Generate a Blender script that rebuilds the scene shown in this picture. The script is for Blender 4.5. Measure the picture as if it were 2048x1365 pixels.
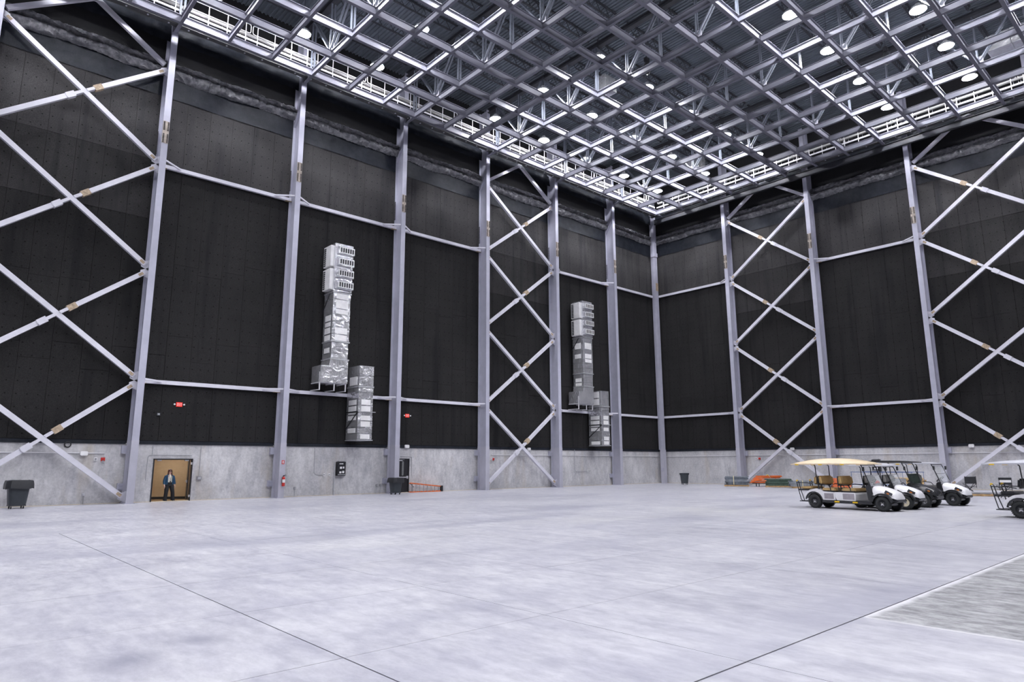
import bpy, bmesh, math, random
from mathutils import Vector, Matrix, noise
random.seed(7)
for o in list(bpy.data.objects): bpy.data.objects.remove(o, do_unlink=True)
scene = bpy.context.scene
COL = scene.collection
PI = math.pi
R = math.radians

# ---------------------------------------------------------------- camera
def make_camera():
    f, yaw, pitch, roll = 1328.459, 0.83803, 0.18264, -0.00423
    pos = Vector((-54.128, -37.906, 1.869))
    fw = Vector((math.cos(yaw)*math.cos(pitch), math.sin(yaw)*math.cos(pitch), math.sin(pitch)))
    r = Vector((math.sin(yaw), -math.cos(yaw), 0)); u = r.cross(fw)
    r2 = r*math.cos(roll)+u*math.sin(roll); u2 = -r*math.sin(roll)+u*math.cos(roll)
    m = Matrix(((r2.x, u2.x, -fw.x, pos.x), (r2.y, u2.y, -fw.y, pos.y), (r2.z, u2.z, -fw.z, pos.z), (0, 0, 0, 1)))
    c = bpy.data.cameras.new('camera'); c.sensor_width = 36; c.sensor_fit = 'HORIZONTAL'
    c.lens = f/2048*36; c.clip_end = 400
    o = bpy.data.objects.new('camera', c); o.matrix_world = m
    COL.objects.link(o); scene.camera = o
make_camera()
# ---------------------------------------------------------------- world and exposure
w = bpy.data.worlds.new('world'); scene.world = w; w.use_nodes = True
w.node_tree.nodes['Background'].inputs[0].default_value = (0.5, 0.55, 0.7, 1)
w.node_tree.nodes['Background'].inputs[1].default_value = 0.02
vs = scene.view_settings
vs.view_transform = 'Standard'; vs.look = 'None'; vs.gamma = 1; vs.use_curve_mapping = False
vs.exposure = 0.68
LAMP = 275.0            # radiance of the high bay lenses
LAMP_COL = (0.94, 0.95, 1.0)

# ---------------------------------------------------------------- materials
def sr(*c):
    return tuple(((v/255)/12.92 if v/255 <= .04045 else ((v/255+.055)/1.055)**2.4) for v in c)
class Nt:
    def __init__(s, name):
        s.m = bpy.data.materials.new(name); s.m.use_nodes = True
        s.t = s.m.node_tree; s.n = s.t.nodes; s.l = s.t.links
        s.b = s.n['Principled BSDF']; s.pos = s.n.new('ShaderNodeNewGeometry').outputs['Position']
    def mapping(s, sc, src=None):
        mp = s.n.new('ShaderNodeMapping'); mp.inputs['Scale'].default_value = sc
        s.l.new(src or s.pos, mp.inputs['Vector']); return mp.outputs[0]
    def noise(s, scale, detail=4, rough=.6, vec=None, sc=(1, 1, 1), dist=0):
        t = s.n.new('ShaderNodeTexNoise'); t.inputs['Scale'].default_value = scale
        t.inputs['Detail'].default_value = detail; t.inputs['Roughness'].default_value = rough
        t.inputs['Distortion'].default_value = dist
        s.l.new(vec or s.mapping(sc), t.inputs['Vector']); return t.outputs[0]
    def ramp(s, fac, stops):
        r = s.n.new('ShaderNodeValToRGB'); e = r.color_ramp.elements
        while len(e) < len(stops): e.new(.5)
        for el, (p, c) in zip(e, stops):
            el.position = p; el.color = (*c, 1) if len(c) == 3 else c
        s.l.new(fac, r.inputs[0]); return r.outputs[0]
    def mix(s, fac, a, b, mode='MIX'):
        m = s.n.new('ShaderNodeMix'); m.data_type = 'RGBA'; m.blend_type = mode
        for sock, v in ((m.inputs[0], fac), (m.inputs[6], a), (m.inputs[7], b)):
            if hasattr(v, 'is_output'): s.l.new(v, sock)
            elif isinstance(v, (int, float)): sock.default_value = v
            else: sock.default_value = (*v, 1)
        return m.outputs[2]
    def math(s, op, a, b=0.0, c=0.0):
        m = s.n.new('ShaderNodeMath'); m.operation = op
        for i, v in enumerate((a, b, c)):
            if hasattr(v, 'is_output'): s.l.new(v, m.inputs[i])
            else: m.inputs[i].default_value = v
        return m.outputs[0]
    def bump(s, h, strength=.3, dist=.02):
        b = s.n.new('ShaderNodeBump'); b.inputs['Strength'].default_value = strength
        b.inputs['Distance'].default_value = dist
        s.l.new(h, b.inputs['Height']); s.l.new(b.outputs[0], s.b.inputs['Normal'])
    def set(s, color=None, rough=None, metal=None, spec=None):
        for k, v in (('Base Color', color), ('Roughness', rough), ('Metallic', metal), ('Specular IOR Level', spec)):
            if v is None: continue
            if hasattr(v, 'is_output'): s.l.new(v, s.b.inputs[k])
            elif isinstance(v, tuple): s.b.inputs[k].default_value = (*v, 1)
            else: s.b.inputs[k].default_value = v
        return s.m
def simple(name, col, rough=.6, metal=0.0, var=.12, scale=6.0, spec=None):
    t = Nt(name); n = t.noise(scale, 3)
    a = tuple(min(1, c*(1+var)) for c in col); b = tuple(c*(1-var) for c in col)
    return t.set(t.ramp(n, [(.3, b), (.7, a)]), rough, metal, spec)
M = {}
def mats():
    M['steel'] = simple('painted_steel', (.41, .41, .495), .45, 0, .07, 1.5)
    M['steel_base'] = simple('painted_steel_base', (.44, .435, .505), .4, 0, .06, 1.5)
    M['grid'] = simple('grid_paint', (.175, .175, .215), .45, 0, .06, 2)
    M['tube'] = simple('brace_paint', (.63, .62, .69), .45, 0, .06, 2)
    M['plate'] = simple('splice_primer', (.42, .36, .31), .6, 0, .3, 4)
    M['rust'] = simple('primer_rust', (.40, .31, .22), .7, 0, .35, 9)
    M['bolt'] = simple('bolt_dark', (.05, .045, .045), .6)
    M['rail'] = simple('rail_white', (.60, .59, .62), .4, 0, .04)
    M['pipe_white'] = simple('pipe_white', (.30, .29, .29), .5, 0, .05)
    M['eave'] = simple('eave_steel', (.075, .075, .08), .6, 0, .2, 2)
    M['truss'] = simple('truss_paint', (.105, .115, .145), .5, 0, .1, 2)
    M['joist'] = simple('joist_black', (.035, .036, .045), .6, 0, .2, 2)
    M['deck'] = simple('roof_deck', (.135, .155, .18), .55, .0, .2, .6)
    M['black'] = simple('black_plastic', (.022, .023, .027), .5)
    M['blackmetal'] = simple('black_metal', (.018, .018, .022), .35)
    M['grey'] = simple('grey_plastic', (.28, .28, .30), .5)
    M['galv'] = simple('galvanised', (.55, .55, .58), .38, .55, .12, 5)
    M['white'] = simple('white_paint', (.80, .79, .80), .35, 0, .03)
    M['red'] = simple('red_paint', (.55, .03, .025), .35, 0, .08)
    M['orange'] = simple('orange_fibreglass', (.72, .15, .03), .5, 0, .15)
    M['yellow'] = simple('yellow_marker', (.85, .55, .02), .4, 0, .06)
    M['strapcream'] = simple('cream_sealant', (.62, .55, .42), .8)
    # concrete walls
    t = Nt('concrete_wall')
    big = t.noise(.55, 6, .65, sc=(1, 1, .7)); fine = t.noise(9, 5, .7); mid = t.noise(2.2, 6, .7, sc=(1, 1, .35))
    c = t.ramp(big, [(.33, (.36, .35, .36)), (.5, (.52, .51, .52)), (.67, (.70, .685, .695))])
    c = t.mix(t.ramp(mid, [(.45, (0, 0, 0)), (.72, (1, 1, 1))]), c, (.30, .30, .335))
    c = t.mix(.35, c, t.ramp(fine, [(.3, (.32, .32, .335)), (.7, (.78, .77, .785))]))
    sepz = t.n.new('ShaderNodeSeparateXYZ'); t.l.new(t.pos, sepz.inputs[0])
    stain = t.noise(.8, 4, .6, sc=(1, 1, .2))
    c = t.mix(t.math('MULTIPLY', t.ramp(stain, [(.56, (0, 0, 0)), (.7, (1, 1, 1))]), .4), c, (.38, .31, .22))
    t.set(c, .8); t.bump(fine, .25, .01); M['concrete'] = t.m
    # polished floor
    def floor_mat(name, dark=False):
        t = Nt(name)
        n1 = t.noise(.09, 4, .55, sc=(1, 1.2, 1)); n2 = t.noise(.42, 6, .62, sc=(1.15, .75, 1)); n3 = t.noise(6, 6, .72, sc=(1, .45, 1))
        n4 = t.noise(1.5, 7, .7, sc=(1.5, .5, 1), dist=.25); n5 = t.noise(.2, 5, .6, sc=(.5, 1.6, 1))
        if dark:
            c = t.ramp(n2, [(.38, (.13, .13, .145)), (.5, (.25, .25, .265)), (.62, (.42, .415, .435))])
            c = t.mix(.5, c, t.ramp(n3, [(.40, (.10, .10, .105)), (.60, (.46, .455, .47))]))
            sep = t.n.new('ShaderNodeSeparateXYZ'); t.l.new(t.pos, sep.inputs[0])
            dx = t.math('ADD', sep.outputs[0], 45.19); dy = t.math('MULTIPLY', t.math('SUBTRACT', -34.35, sep.outputs[1]), 1.0)
            d = t.math('MINIMUM', dx, dy); d = t.math('ADD', d, t.math('MULTIPLY', t.math('SUBTRACT', n4, .5), .22))
            e = t.ramp(t.math('MULTIPLY', d, 3.5), [(.12, (1, 1, 1)), (.45, (0, 0, 0))])
            c = t.mix(e, c, (.56, .55, .58)); t.set(c, .75)
        else:
            c = t.ramp(n1, [(.38, (.39, .388, .445)), (.5, (.465, .46, .515)), (.62, (.55, .545, .585))])
            c = t.mix(.5, c, t.ramp(n2, [(.36, (.33, .328, .395)), (.5, (.465, .46, .51)), (.64, (.63, .625, .65))]))
            c = t.mix(.40, c, t.ramp(n4, [(.36, (.27, .27, .34)), (.5, (.47, .465, .515)), (.64, (.70, .695, .72))]))
            c = t.mix(.22, c, t.ramp(n3, [(.38, (.22, .22, .27)), (.62, (.74, .73, .77))]))
            c = t.mix(t.ramp(n5, [(.50, (0, 0, 0)), (.64, (.5, .5, .5))]), c, (.30, .30, .375))
            c = t.mix(t.ramp(n1, [(.58, (0, 0, 0)), (.75, (.3, .3, .3))]), c, (.62, .61, .55))
            sp = t.n.new('ShaderNodeSeparateXYZ'); t.l.new(t.pos, sp.inputs[0])
            for cx, cy, rx, ry, amt in ((-52.3, -30.25, .42, .55, .8), (-51.55, -29.9, .34, .4, .75), (-49.3, -33.1, .2, .25, .5), (-45.6, -33.1, .3, .25, .4)):
                ex = t.math('DIVIDE', t.math('ADD', sp.outputs[0], -cx), rx); ey = t.math('DIVIDE', t.math('ADD', sp.outputs[1], -cy), ry)
                rr = t.math('SQRT', t.math('ADD', t.math('MULTIPLY', ex, ex), t.math('MULTIPLY', ey, ey)))
                m = t.math('ADD', t.math('SUBTRACT', 1.0, rr), t.math('MULTIPLY', t.math('SUBTRACT', n4, .5), 2.6))
                c = t.mix(t.math('MULTIPLY', t.ramp(m, [(.05, (0, 0, 0)), (.7, (1, 1, 1))]), amt), c, (.24, .24, .30))
            t.set(c, t.math('ADD', t.math('MULTIPLY', n2, .2), .24), 0, .5)
        t.bump(n3, .10, .003)
        return t.m
    M['floor'] = floor_mat('polished_concrete'); M['floor_dark'] = floor_mat('bare_concrete', True)
    M['joint'] = simple('joint_filler', (.12, .12, .13), .9)
    # acoustic panels
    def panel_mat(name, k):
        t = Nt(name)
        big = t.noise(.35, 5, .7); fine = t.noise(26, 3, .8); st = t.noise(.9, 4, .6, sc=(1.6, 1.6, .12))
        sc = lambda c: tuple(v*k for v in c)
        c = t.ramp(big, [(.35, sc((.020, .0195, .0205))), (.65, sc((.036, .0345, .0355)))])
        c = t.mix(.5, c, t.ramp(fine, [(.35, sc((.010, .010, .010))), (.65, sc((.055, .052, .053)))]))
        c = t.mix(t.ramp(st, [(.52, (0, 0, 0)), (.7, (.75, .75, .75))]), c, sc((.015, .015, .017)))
        sp = t.n.new('ShaderNodeSeparateXYZ'); t.l.new(t.pos, sp.inputs[0])
        u = t.math('ADD', sp.outputs[0], sp.outputs[1])
        du = t.math('SUBTRACT', t.math('FRACT', t.math('DIVIDE', u, .423)), .5); dz = t.math('SUBTRACT', t.math('FRACT', t.math('DIVIDE', sp.outputs[2], .61)), .5)
        dd = t.math('SQRT', t.math('ADD', t.math('POWER', t.math('MULTIPLY', du, .423), 2), t.math('POWER', t.math('MULTIPLY', dz, .61), 2)))
        c = t.mix(t.math('LESS_THAN', dd, .032), c, sc((.008, .008, .008)))
        t.set(c, .92, 0, .15); t.bump(fine, .3, .01); return t.m
    M['panel'] = panel_mat('acoustic_panel', .66); M['panel_mid'] = panel_mat('half_lit_tone_acoustic_panel', 1.05); M['panel_top'] = panel_mat('lit_tone_acoustic_panel', 1.6)  # mid and top rows lighter: lamp light on the upper wall painted into colour
    M['backing'] = simple('black_backing', (.010, .010, .012), .9)
    t = Nt('black_sheeting'); n = t.noise(2.5, 5, .7); n2 = t.noise(14, 4, .7, sc=(1, 1, .3))
    t.set(t.ramp(n, [(.35, (.008, .010, .015)), (.65, (.019, .022, .031))]), .5, 0, .22); t.bump(n2, .35, .02); M['sheeting'] = t.m
    t = Nt('foil_roll'); n = t.noise(3.5, 5, .7); n2 = t.noise(10, 4, .7, sc=(1.4, 1.4, .4))
    t.set(t.ramp(n, [(.35, (.07, .073, .085)), (.65, (.24, .236, .25))]), .28, 0, .6); t.bump(n2, .6, .05); M['roll'] = t.m
    # foil duct wrap
    t = Nt('foil_wrap'); n = t.noise(2.2, 6, .7, dist=.8); n2 = t.noise(2.6, 3, .5, dist=.6)
    t.set(t.ramp(n, [(.3, (.62, .62, .66)), (.7, (.93, .93, .95))]), .26, .8)
    t.bump(n2, .6, .12); M['foil'] = t.m
    t = Nt('foil_insulation'); n = t.noise(3, 5, .7)
    t.set(t.ramp(n, [(.3, (.70, .69, .70)), (.7, (.86, .85, .85))]), .45, .1); t.bump(n, .2, .02); M['foilmat'] = t.m
    M['tan'] = simple('corridor_tan', (.50, .375, .25), .8, 0, .05)
    M['tanfloor'] = simple('corridor_floor', (.30, .20, .115), .35, 0, .25, 3)
    def emit(name, col, s):
        t = Nt(name); t.b.inputs['Emission Color'].default_value = (*col, 1); t.b.inputs['Emission Strength'].default_value = s
        t.b.inputs['Base Color'].default_value = (.8, .8, .8, 1); return t.m
    M['lamp'] = emit('lamp_lens', LAMP_COL, LAMP)
    M['corrlamp'] = emit('corridor_lamp_lens', (1, .90, .76), 13)
    M['exit'] = emit('exit_red', (1, .05, .03), .32); M['exit'].node_tree.nodes['Principled BSDF'].inputs['Base Color'].default_value = (.6, .03, .02, 1)
    t = Nt('clear_acrylic'); t.b.inputs['Base Color'].default_value = (.85, .88, .9, 1)
    t.b.inputs['Roughness'].default_value = .08; t.b.inputs['Alpha'].default_value = .22; M['acrylic'] = t.m
    t = Nt('smoked_acrylic'); t.b.inputs['Base Color'].default_value = (.05, .07, .06, 1)
    t.b.inputs['Roughness'].default_value = .1; t.b.inputs['Alpha'].default_value = .75; M['smoked'] = t.m
mats()

# ---------------------------------------------------------------- mesh helpers
class MB:
    def __init__(s): s.v = []; s.f = []
    def add(s, vs, fs):
        k = len(s.v); s.v += [tuple(p) for p in vs]; s.f += [tuple(i+k for i in f) for f in fs]; return s
    def box(s, x0, x1, y0, y1, z0, z1):
        v = [(x, y, z) for z in (z0, z1) for y in (y0, y1) for x in (x0, x1)]
        return s.add(v, [(0, 2, 3, 1), (4, 5, 7, 6), (0, 1, 5, 4), (2, 6, 7, 3), (0, 4, 6, 2), (1, 3, 7, 5)])
    def bar(s, p0, p1, w, h, up=(0, 0, 1), taper=1.0):
        p0 = Vector(p0); p1 = Vector(p1); d = (p1-p0).normalized(); up = Vector(up)
        if abs(d.dot(up)) > .99: up = Vector((0, 1, 0)) if abs(d.y) < .9 else Vector((1, 0, 0))
        sd = d.cross(up).normalized(); u = sd.cross(d)
        v = []
        for p, k in ((p0, 1), (p1, taper)):
            for a, b in ((-1, -1), (1, -1), (1, 1), (-1, 1)): v.append(p+sd*(a*w/2*k)+u*(b*h/2*k))
        return s.add(v, [(0, 1, 2, 3), (7, 6, 5, 4), (0, 4, 5, 1), (1, 5, 6, 2), (2, 6, 7, 3), (3, 7, 4, 0)])
    def ibeam(s, p0, p1, depth, width, tf=.03, tw=.02, up=(0, 0, 1)):
        up = Vector(up).normalized(); o = up*((depth-tf)/2); p0 = Vector(p0); p1 = Vector(p1)
        s.bar(p0+o, p1+o, width, tf, up); s.bar(p0-o, p1-o, width, tf, up); s.bar(p0, p1, tw, depth-2*tf, up)
        return s
    def tube(s, pts, r, n=8, cap=True, closed=False):
        pts = [Vector(p) for p in pts]; m = len(pts); rings = []
        rr = r if isinstance(r, (list, tuple)) else [r]*m
        prev = None
        for i, p in enumerate(pts):
            if closed: d = pts[(i+1) % m]-pts[i-1]
            else: d = pts[min(i+1, m-1)]-pts[max(i-1, 0)]
            d.normalize()
            a = Vector((0, 0, 1)) if abs(d.z) < .9 else Vector((1, 0, 0))
            if prev is not None:
                q = prev-d*prev.dot(d)
                if q.length > 1e-4: a = q
            e1 = (a-d*a.dot(d)).normalized(); e2 = d.cross(e1); prev = e1
            rings.append([p+e1*(rr[i]*math.cos(2*PI*k/n))+e2*(rr[i]*math.sin(2*PI*k/n)) for k in range(n)])
        v = [q for rg in rings for q in rg]; f = []
        for i in range(m if closed else m-1):
            j = (i+1) % m
            for k in range(n):
                l = (k+1) % n; f.append((i*n+k, i*n+l, j*n+l, j*n+k))
        if cap and not closed: f += [tuple(range(n-1, -1, -1)), tuple((m-1)*n+k for k in range(n))]
        return s.add(v, f)
    def lathe(s, prof, n=20, c=(0, 0, 0), axis='z', cap=True):
        v = []; f = []; c = Vector(c)
        for r, h in prof:
            for k in range(n):
                a = 2*PI*k/n; x, y = r*math.cos(a), r*math.sin(a)
                q = {'z': (x, y, h), 'y': (x, h, -y), 'x': (h, x, y)}[axis]; v.append(c+Vector(q))
        for i in range(len(prof)-1):
            for k in range(n):
                l = (k+1) % n; f.append((i*n+k, i*n+l, (i+1)*n+l, (i+1)*n+k))
        if cap: f += [tuple(range(n-1, -1, -1)), tuple((len(prof)-1)*n+k for k in range(n))]
        return s.add(v, f)
    def prism(s, poly, a, b, axis='y'):
        """poly: 2D points; extruded along axis from a to b. axis y: (x,z); x: (y,z); z: (x,y)"""
        n = len(poly)
        mk = {'y': lambda p, t: (p[0], t, p[1]), 'x': lambda p, t: (t, p[0], p[1]), 'z': lambda p, t: (p[0], p[1], t)}[axis]
        v = [mk(p, a) for p in poly]+[mk(p, b) for p in poly]
        f = [tuple(range(n)), tuple(range(2*n-1, n-1, -1))]
        f += [(i, n+i, n+(i+1) % n, (i+1) % n) for i in range(n)]
        return s.add(v, f)
    def loft(s, rings, cap=True, closed=True):
        n = len(rings[0]); v = [p for r in rings for p in r]; f = []
        for i in range(len(rings)-1):
            for k in range(n if closed else n-1):
                l = (k+1) % n; f.append((i*n+k, i*n+l, (i+1)*n+l, (i+1)*n+k))
        if cap and closed: f += [tuple(range(n-1, -1, -1)), tuple((len(rings)-1)*n+k for k in range(n))]
        return s.add(v, f)
    def xf(s, m):
        s.v = [tuple(m @ Vector(p)) for p in s.v]; return s
    def mesh(s, name, mat, origin=(0, 0, 0), smooth=False, bevel=0):
        me = bpy.data.meshes.new(name); o = Vector(origin)
        me.from_pydata([tuple(Vector(p)-o) for p in s.v], [], s.f)
        bm = bmesh.new(); bm.from_mesh(me); bmesh.ops.recalc_face_normals(bm, faces=bm.faces)
        if bevel: bmesh.ops.bevel(bm, geom=list(bm.edges), offset=bevel, segments=2, affect='EDGES', clamp_overlap=True)
        if smooth:
            for f in bm.faces: f.smooth = True
            for e in bm.edges:
                if len(e.link_faces) == 2 and e.calc_face_angle(0) > R(40): e.smooth = False
        bm.to_mesh(me); bm.free()
        me.materials.append(M[mat] if isinstance(mat, str) else mat)
        return me
    def build(s, name, mat, parent=None, origin=(0, 0, 0), smooth=False, bevel=0):
        o = bpy.data.objects.new(name, s.mesh(name, mat, origin, smooth, bevel)); COL.objects.link(o)
        o.parent = parent; return o
def tag(o, label=None, cat=None, group=None, kind=None):
    if label: o['label'] = label
    if cat: o['category'] = cat
    if group: o['group'] = group
    if kind: o['kind'] = kind
    return o
def thing(name, label, cat, loc=(0, 0, 0), rz=0, group=None):
    o = bpy.data.objects.new(name, None); COL.objects.link(o); o.empty_display_size = .2
    o.location = loc; o.rotation_euler = (0, 0, rz); return tag(o, label, cat, group)
def inst(name, mesh, parent, loc=(0, 0, 0), rot=(0, 0, 0), sc=None):
    o = bpy.data.objects.new(name, mesh); COL.objects.link(o); o.parent = parent
    o.location = loc; o.rotation_euler = rot
    if sc: o.scale = sc
    return o
ORD = ['first', 'second', 'third', 'fourth', 'fifth', 'sixth', 'seventh', 'eighth', 'ninth', 'tenth', 'eleventh', 'twelfth', 'thirteenth', 'fourteenth', 'fifteenth', 'sixteenth', 'seventeenth', 'eighteenth', 'nineteenth', 'twentieth']

# ---------------------------------------------------------------- key dimensions (metres)
BAY = 7.62
XR, YR = -0.808, -0.367          # column grid line of the right wall / first column offset
D, FW = 0.94, 0.33               # column depth and flange width
WY = 0.60                        # concrete face of the left wall
WX = XR+0.60                     # concrete face of the right wall
XL, YB = -68.9, -46.2            # far ends of the room
CT = 2.98                        # top of the concrete base wall
ZP = 3.10                        # paint change on columns
NODE = [0.12, 6.12, 12.03, 17.93, 23.68]
GZ = 25.7; GD = .46              # underside and depth of the grid beams
GY0 = -1.57; GS = 2.54           # first long beam, grid spacing
GX0 = -2.45
DECK = 30.05
LCOL = {k: -(7-k)*BAY for k in range(-1, 7)}
RCOL = {k: YR-k*BAY for k in range(1, 7)}
# ================================================================= STRUCTURE
# ---- floor
SX = [-50.70+2.762*k for k in range(-1, 11)]; SY = [-34.35+2.742*k for k in range(-1, 8)]
def build_floor():
    fx0, fx1, fy0, fy1 = SX[0], SX[-1], SY[0], SY[-1]
    b = MB()
    for x0, x1, y0, y1 in ((XL, fx0, YB, 1.0), (fx1, .3, YB, 1.0), (fx0, fx1, YB, fy0), (fx0, fx1, fy1, 1.0)):
        b.box(x0, x1, y0, y1, -.2, 0)
    fl = b.build('floor', 'floor'); tag(fl, 'polished pale grey concrete floor with saw cut joints', kind='structure')
    MB().box(fx0, fx1, fy0, fy1, -.3, -.025).build('joint_bed', 'joint', fl)
    for i in range(len(SX)-1):
        for j in range(len(SY)-1):
            g0 = .009 if abs(SX[i]+50.7) < .1 else .0035; g1 = .009 if abs(SX[i+1]+50.7) < .1 else .0035
            h0 = .010 if abs(SY[j]+34.35) < .1 else .0035; h1 = .010 if abs(SY[j+1]+34.35) < .1 else .0035
            dark = SX[i] > -45.4 and SY[j+1] < -34.2
            z = random.uniform(-.001, 0)
            MB().box(SX[i]+g0, SX[i+1]-g1, SY[j]+h0, SY[j+1]-h1, -.02, z).build('floor_slab', 'floor_dark' if dark else 'floor', fl)
build_floor()

# ---- walls
D1 = (-44.56, -42.62, 2.20)     # open double doorway
D2 = (-29.76, -28.84, 2.23)     # single black door
def build_walls():
    T = .35
    # left wall: along x at y = WY
    b = MB(); xs = [XL, D1[0], D1[1], D2[0], D2[1], WX+T]
    b.box(xs[0], xs[1], WY, WY+T, 0, CT); b.box(xs[2], xs[3], WY, WY+T, 0, CT); b.box(xs[4], xs[5], WY, WY+T, 0, CT)
    b.box(xs[1], xs[2], WY, WY+T, D1[2], CT); b.box(xs[3], xs[4], WY, WY+T, D2[2], CT)
    wl = b.build('wall_left', 'concrete'); tag(wl, 'long wall, grey concrete base under black acoustic panels', kind='structure')
    MB().box(XL, WX+T, WY+.03, WY+T, CT, DECK+.1).build('wall_backing', 'backing', wl)
    # right wall: along y at x = WX
    wr = MB().box(WX, WX+T, YB, WY, 0, CT).build('wall_right', 'concrete'); tag(wr, 'end wall behind the carts, concrete base under black panels', kind='structure')
    MB().box(WX+.03, WX+T, YB, WY, CT, DECK+.1).build('wall_backing', 'backing', wr)
    b = MB().box(XL-T, XL, YB, WY, 0, DECK+.1); tag(b.build('wall_back', 'backing'), 'plain black wall behind the viewpoint', kind='structure')
    b = MB().box(XL, WX, YB-T, YB, 0, DECK+.1); tag(b.build('wall_front', 'backing'), 'plain black long wall opposite the ducts', kind='structure')
    # acoustic panels: rows between the concrete and the sheeting
    rows = [3.12, 7.9, 12.8, 18.0, 22.3]
    for left in (True, False):
        n = 0
        ends = [LCOL[k] for k in range(-1, 7)]+[WX] if left else [WY-.03]+[RCOL[k] for k in range(1, 6)]
        for bi, (e0, e1) in enumerate(zip(ends[:-1], ends[1:])):
            braced = bi in ((1, 5) if left else (1, 3))
            L = abs(e1-e0); m = max(1, round(L/1.27))
            for i in range(m):
                a = e0+(e1-e0)*i/m; c = e0+(e1-e0)*(i+1)/m; a, c = min(a, c)+.006, max(a, c)-.006
                rj = [rows[0]]+[z+random.uniform(-.9, .9) for z in rows[1:-2]]+rows[-2:]
                if braced: rj = [3.12, 7.0+random.uniform(-.9, .9), 11.0+random.uniform(-.9, .9), 15.0, 18.4, 22.3]
                for ri, (z0, z1) in enumerate(zip(rj[:-1], rj[1:])):
                    d = .05+random.uniform(0, .015); zz = z0+.006; z2 = z1-.006
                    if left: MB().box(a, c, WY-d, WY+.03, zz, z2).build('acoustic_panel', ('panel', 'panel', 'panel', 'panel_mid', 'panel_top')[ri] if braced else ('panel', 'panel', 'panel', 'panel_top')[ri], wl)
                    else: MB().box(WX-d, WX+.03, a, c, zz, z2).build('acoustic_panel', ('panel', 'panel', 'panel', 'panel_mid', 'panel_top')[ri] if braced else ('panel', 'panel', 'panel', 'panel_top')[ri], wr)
    # pleated sheeting and insulation rolls above the panels
    def cloth(name, mat, parent, e0, e1, prof, left, seed, amp, off=0, nz=10, along=26, freq=1.0, ridge=False):
        """prof(t)-> (depth into the room, z); t 0..1"""
        rings = []
        for j in range(nz+1):
            t = j/nz; dep, z = prof(t); row = []
            for i in range(along+1):
                s = e0+(e1-e0)*i/along
                q = noise.noise(Vector((s*1.7*freq, t*3, seed)))*.6+noise.noise(Vector((s*4.5*freq, t*4, seed+9)))*.4
                if ridge: q = .9-1.9*abs(noise.noise(Vector((s*1.5*freq+t*1.3, t*2.2, seed))))-.9*abs(noise.noise(Vector((s*4.2*freq-t*2.0, t*2.5, seed+9))))
                q2 = noise.noise(Vector((s*.6, t*2, seed+20)))
                dd = dep+amp*q; zz = z+amp*.8*q2
                row.append((s, WY-off-max(dd, .0), zz) if left else (WX-off-max(dd, 0), s, zz))
            rings.append(row)
        MB().loft(rings, cap=False, closed=False).build(name, mat, parent, smooth=True)
    for left in (True, False):
        ends = [LCOL[k] for k in range(-1, 7)]+[WX] if left else [WY-.03]+[RCOL[k] for k in range(1, 6)]
        par = wl if left else wr
        for i, (e0, e1) in enumerate(zip(ends[:-1], ends[1:])):
            s = i*13.7+(0 if left else 77)
            lo, hi = min(e0, e1), max(e0, e1)
            cloth('sheeting_flap', 'sheeting', par, lo, hi, lambda t: (.10, 22.25+1.25*t), left, s, .06, 0, 6, 30)
            cloth('insulation_roll', 'roll', par, lo, hi, lambda t: (.08+.34*math.sin(PI*min(1, t*1.15)), 23.4+.45*t+.3*t*t), left, s+3, .17, 0, 14, 130, 1.5, True)
            cloth('insulation_roll', 'roll', par, lo, hi, lambda t: (.06+.22*math.sin(PI*t), 24.0+.38*t), left, s+5, .14, .02, 8, 130, 1.4, True)
            cloth('insulation_fringe', 'sheeting', par, lo, hi, lambda t: (.30-.05*t, 25.55+1.0*t), left, s+7, .12, 0, 8, 44, 1.3)
    # kick trim at the foot of the panels
    b = MB(); x = XL
    for k in range(-1, 7):
        e0, e1 = LCOL[k]+.2, (LCOL[k+1]-.2 if k < 6 else WX)
        tag(MB().box(e0, e1, WY-.06, WY+.02, CT-.05, 3.11).build('trim_%d' % (k+2), 'sheeting'), 'dark fabric trim strip along the panel foot', kind='structure')
    for k in range(0, 5):
        e1, e0 = (RCOL[k]-.2 if k else WY-.1), RCOL[k+1]+.2
        tag(MB().box(WX-.06, WX+.02, e0, e1, CT-.05, 3.11).build('trim_%d' % (k+9), 'sheeting'), 'dark fabric trim strip along the panel foot', kind='structure')
build_walls()
tag(MB().box(XL, WX, WY-.015, WY+.01, 0, .03).build('baseboard_left', 'strapcream'), 'thin cream sealant line at the foot of the ducted wall', kind='structure')
tag(MB().box(WX-.015, WX+.01, YB, WY, 0, .03).build('baseboard_right', 'strapcream'), 'thin cream sealant line at the foot of the end wall', kind='structure')

# ---- roof deck
def build_deck():
    b = MB(); p = .254; x = XL
    prof = [(0, 0), (.30, 0), (.42, .075), (.88, .075), (1, 0)]
    pts = []
    n = int((WX+.3-XL)/p)
    for i in range(n):
        for a, h in prof[:-1]: pts.append((XL+(i+a)*p, DECK+h))
    pts.append((XL+n*p, DECK))
    v = [(x, YB, z) for x, z in pts]+[(x, WY+.3, z) for x, z in pts]; m = len(pts)
    b.add(v, [(i, i+1, m+i+1, m+i) for i in range(m-1)])
    b.box(XL, WX+.35, YB, WY+.35, DECK+.2, DECK+.3)
    tag(b.build('ceiling', 'deck'), 'ribbed metal roof deck above the steel grid', kind='structure')
build_deck()

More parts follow.
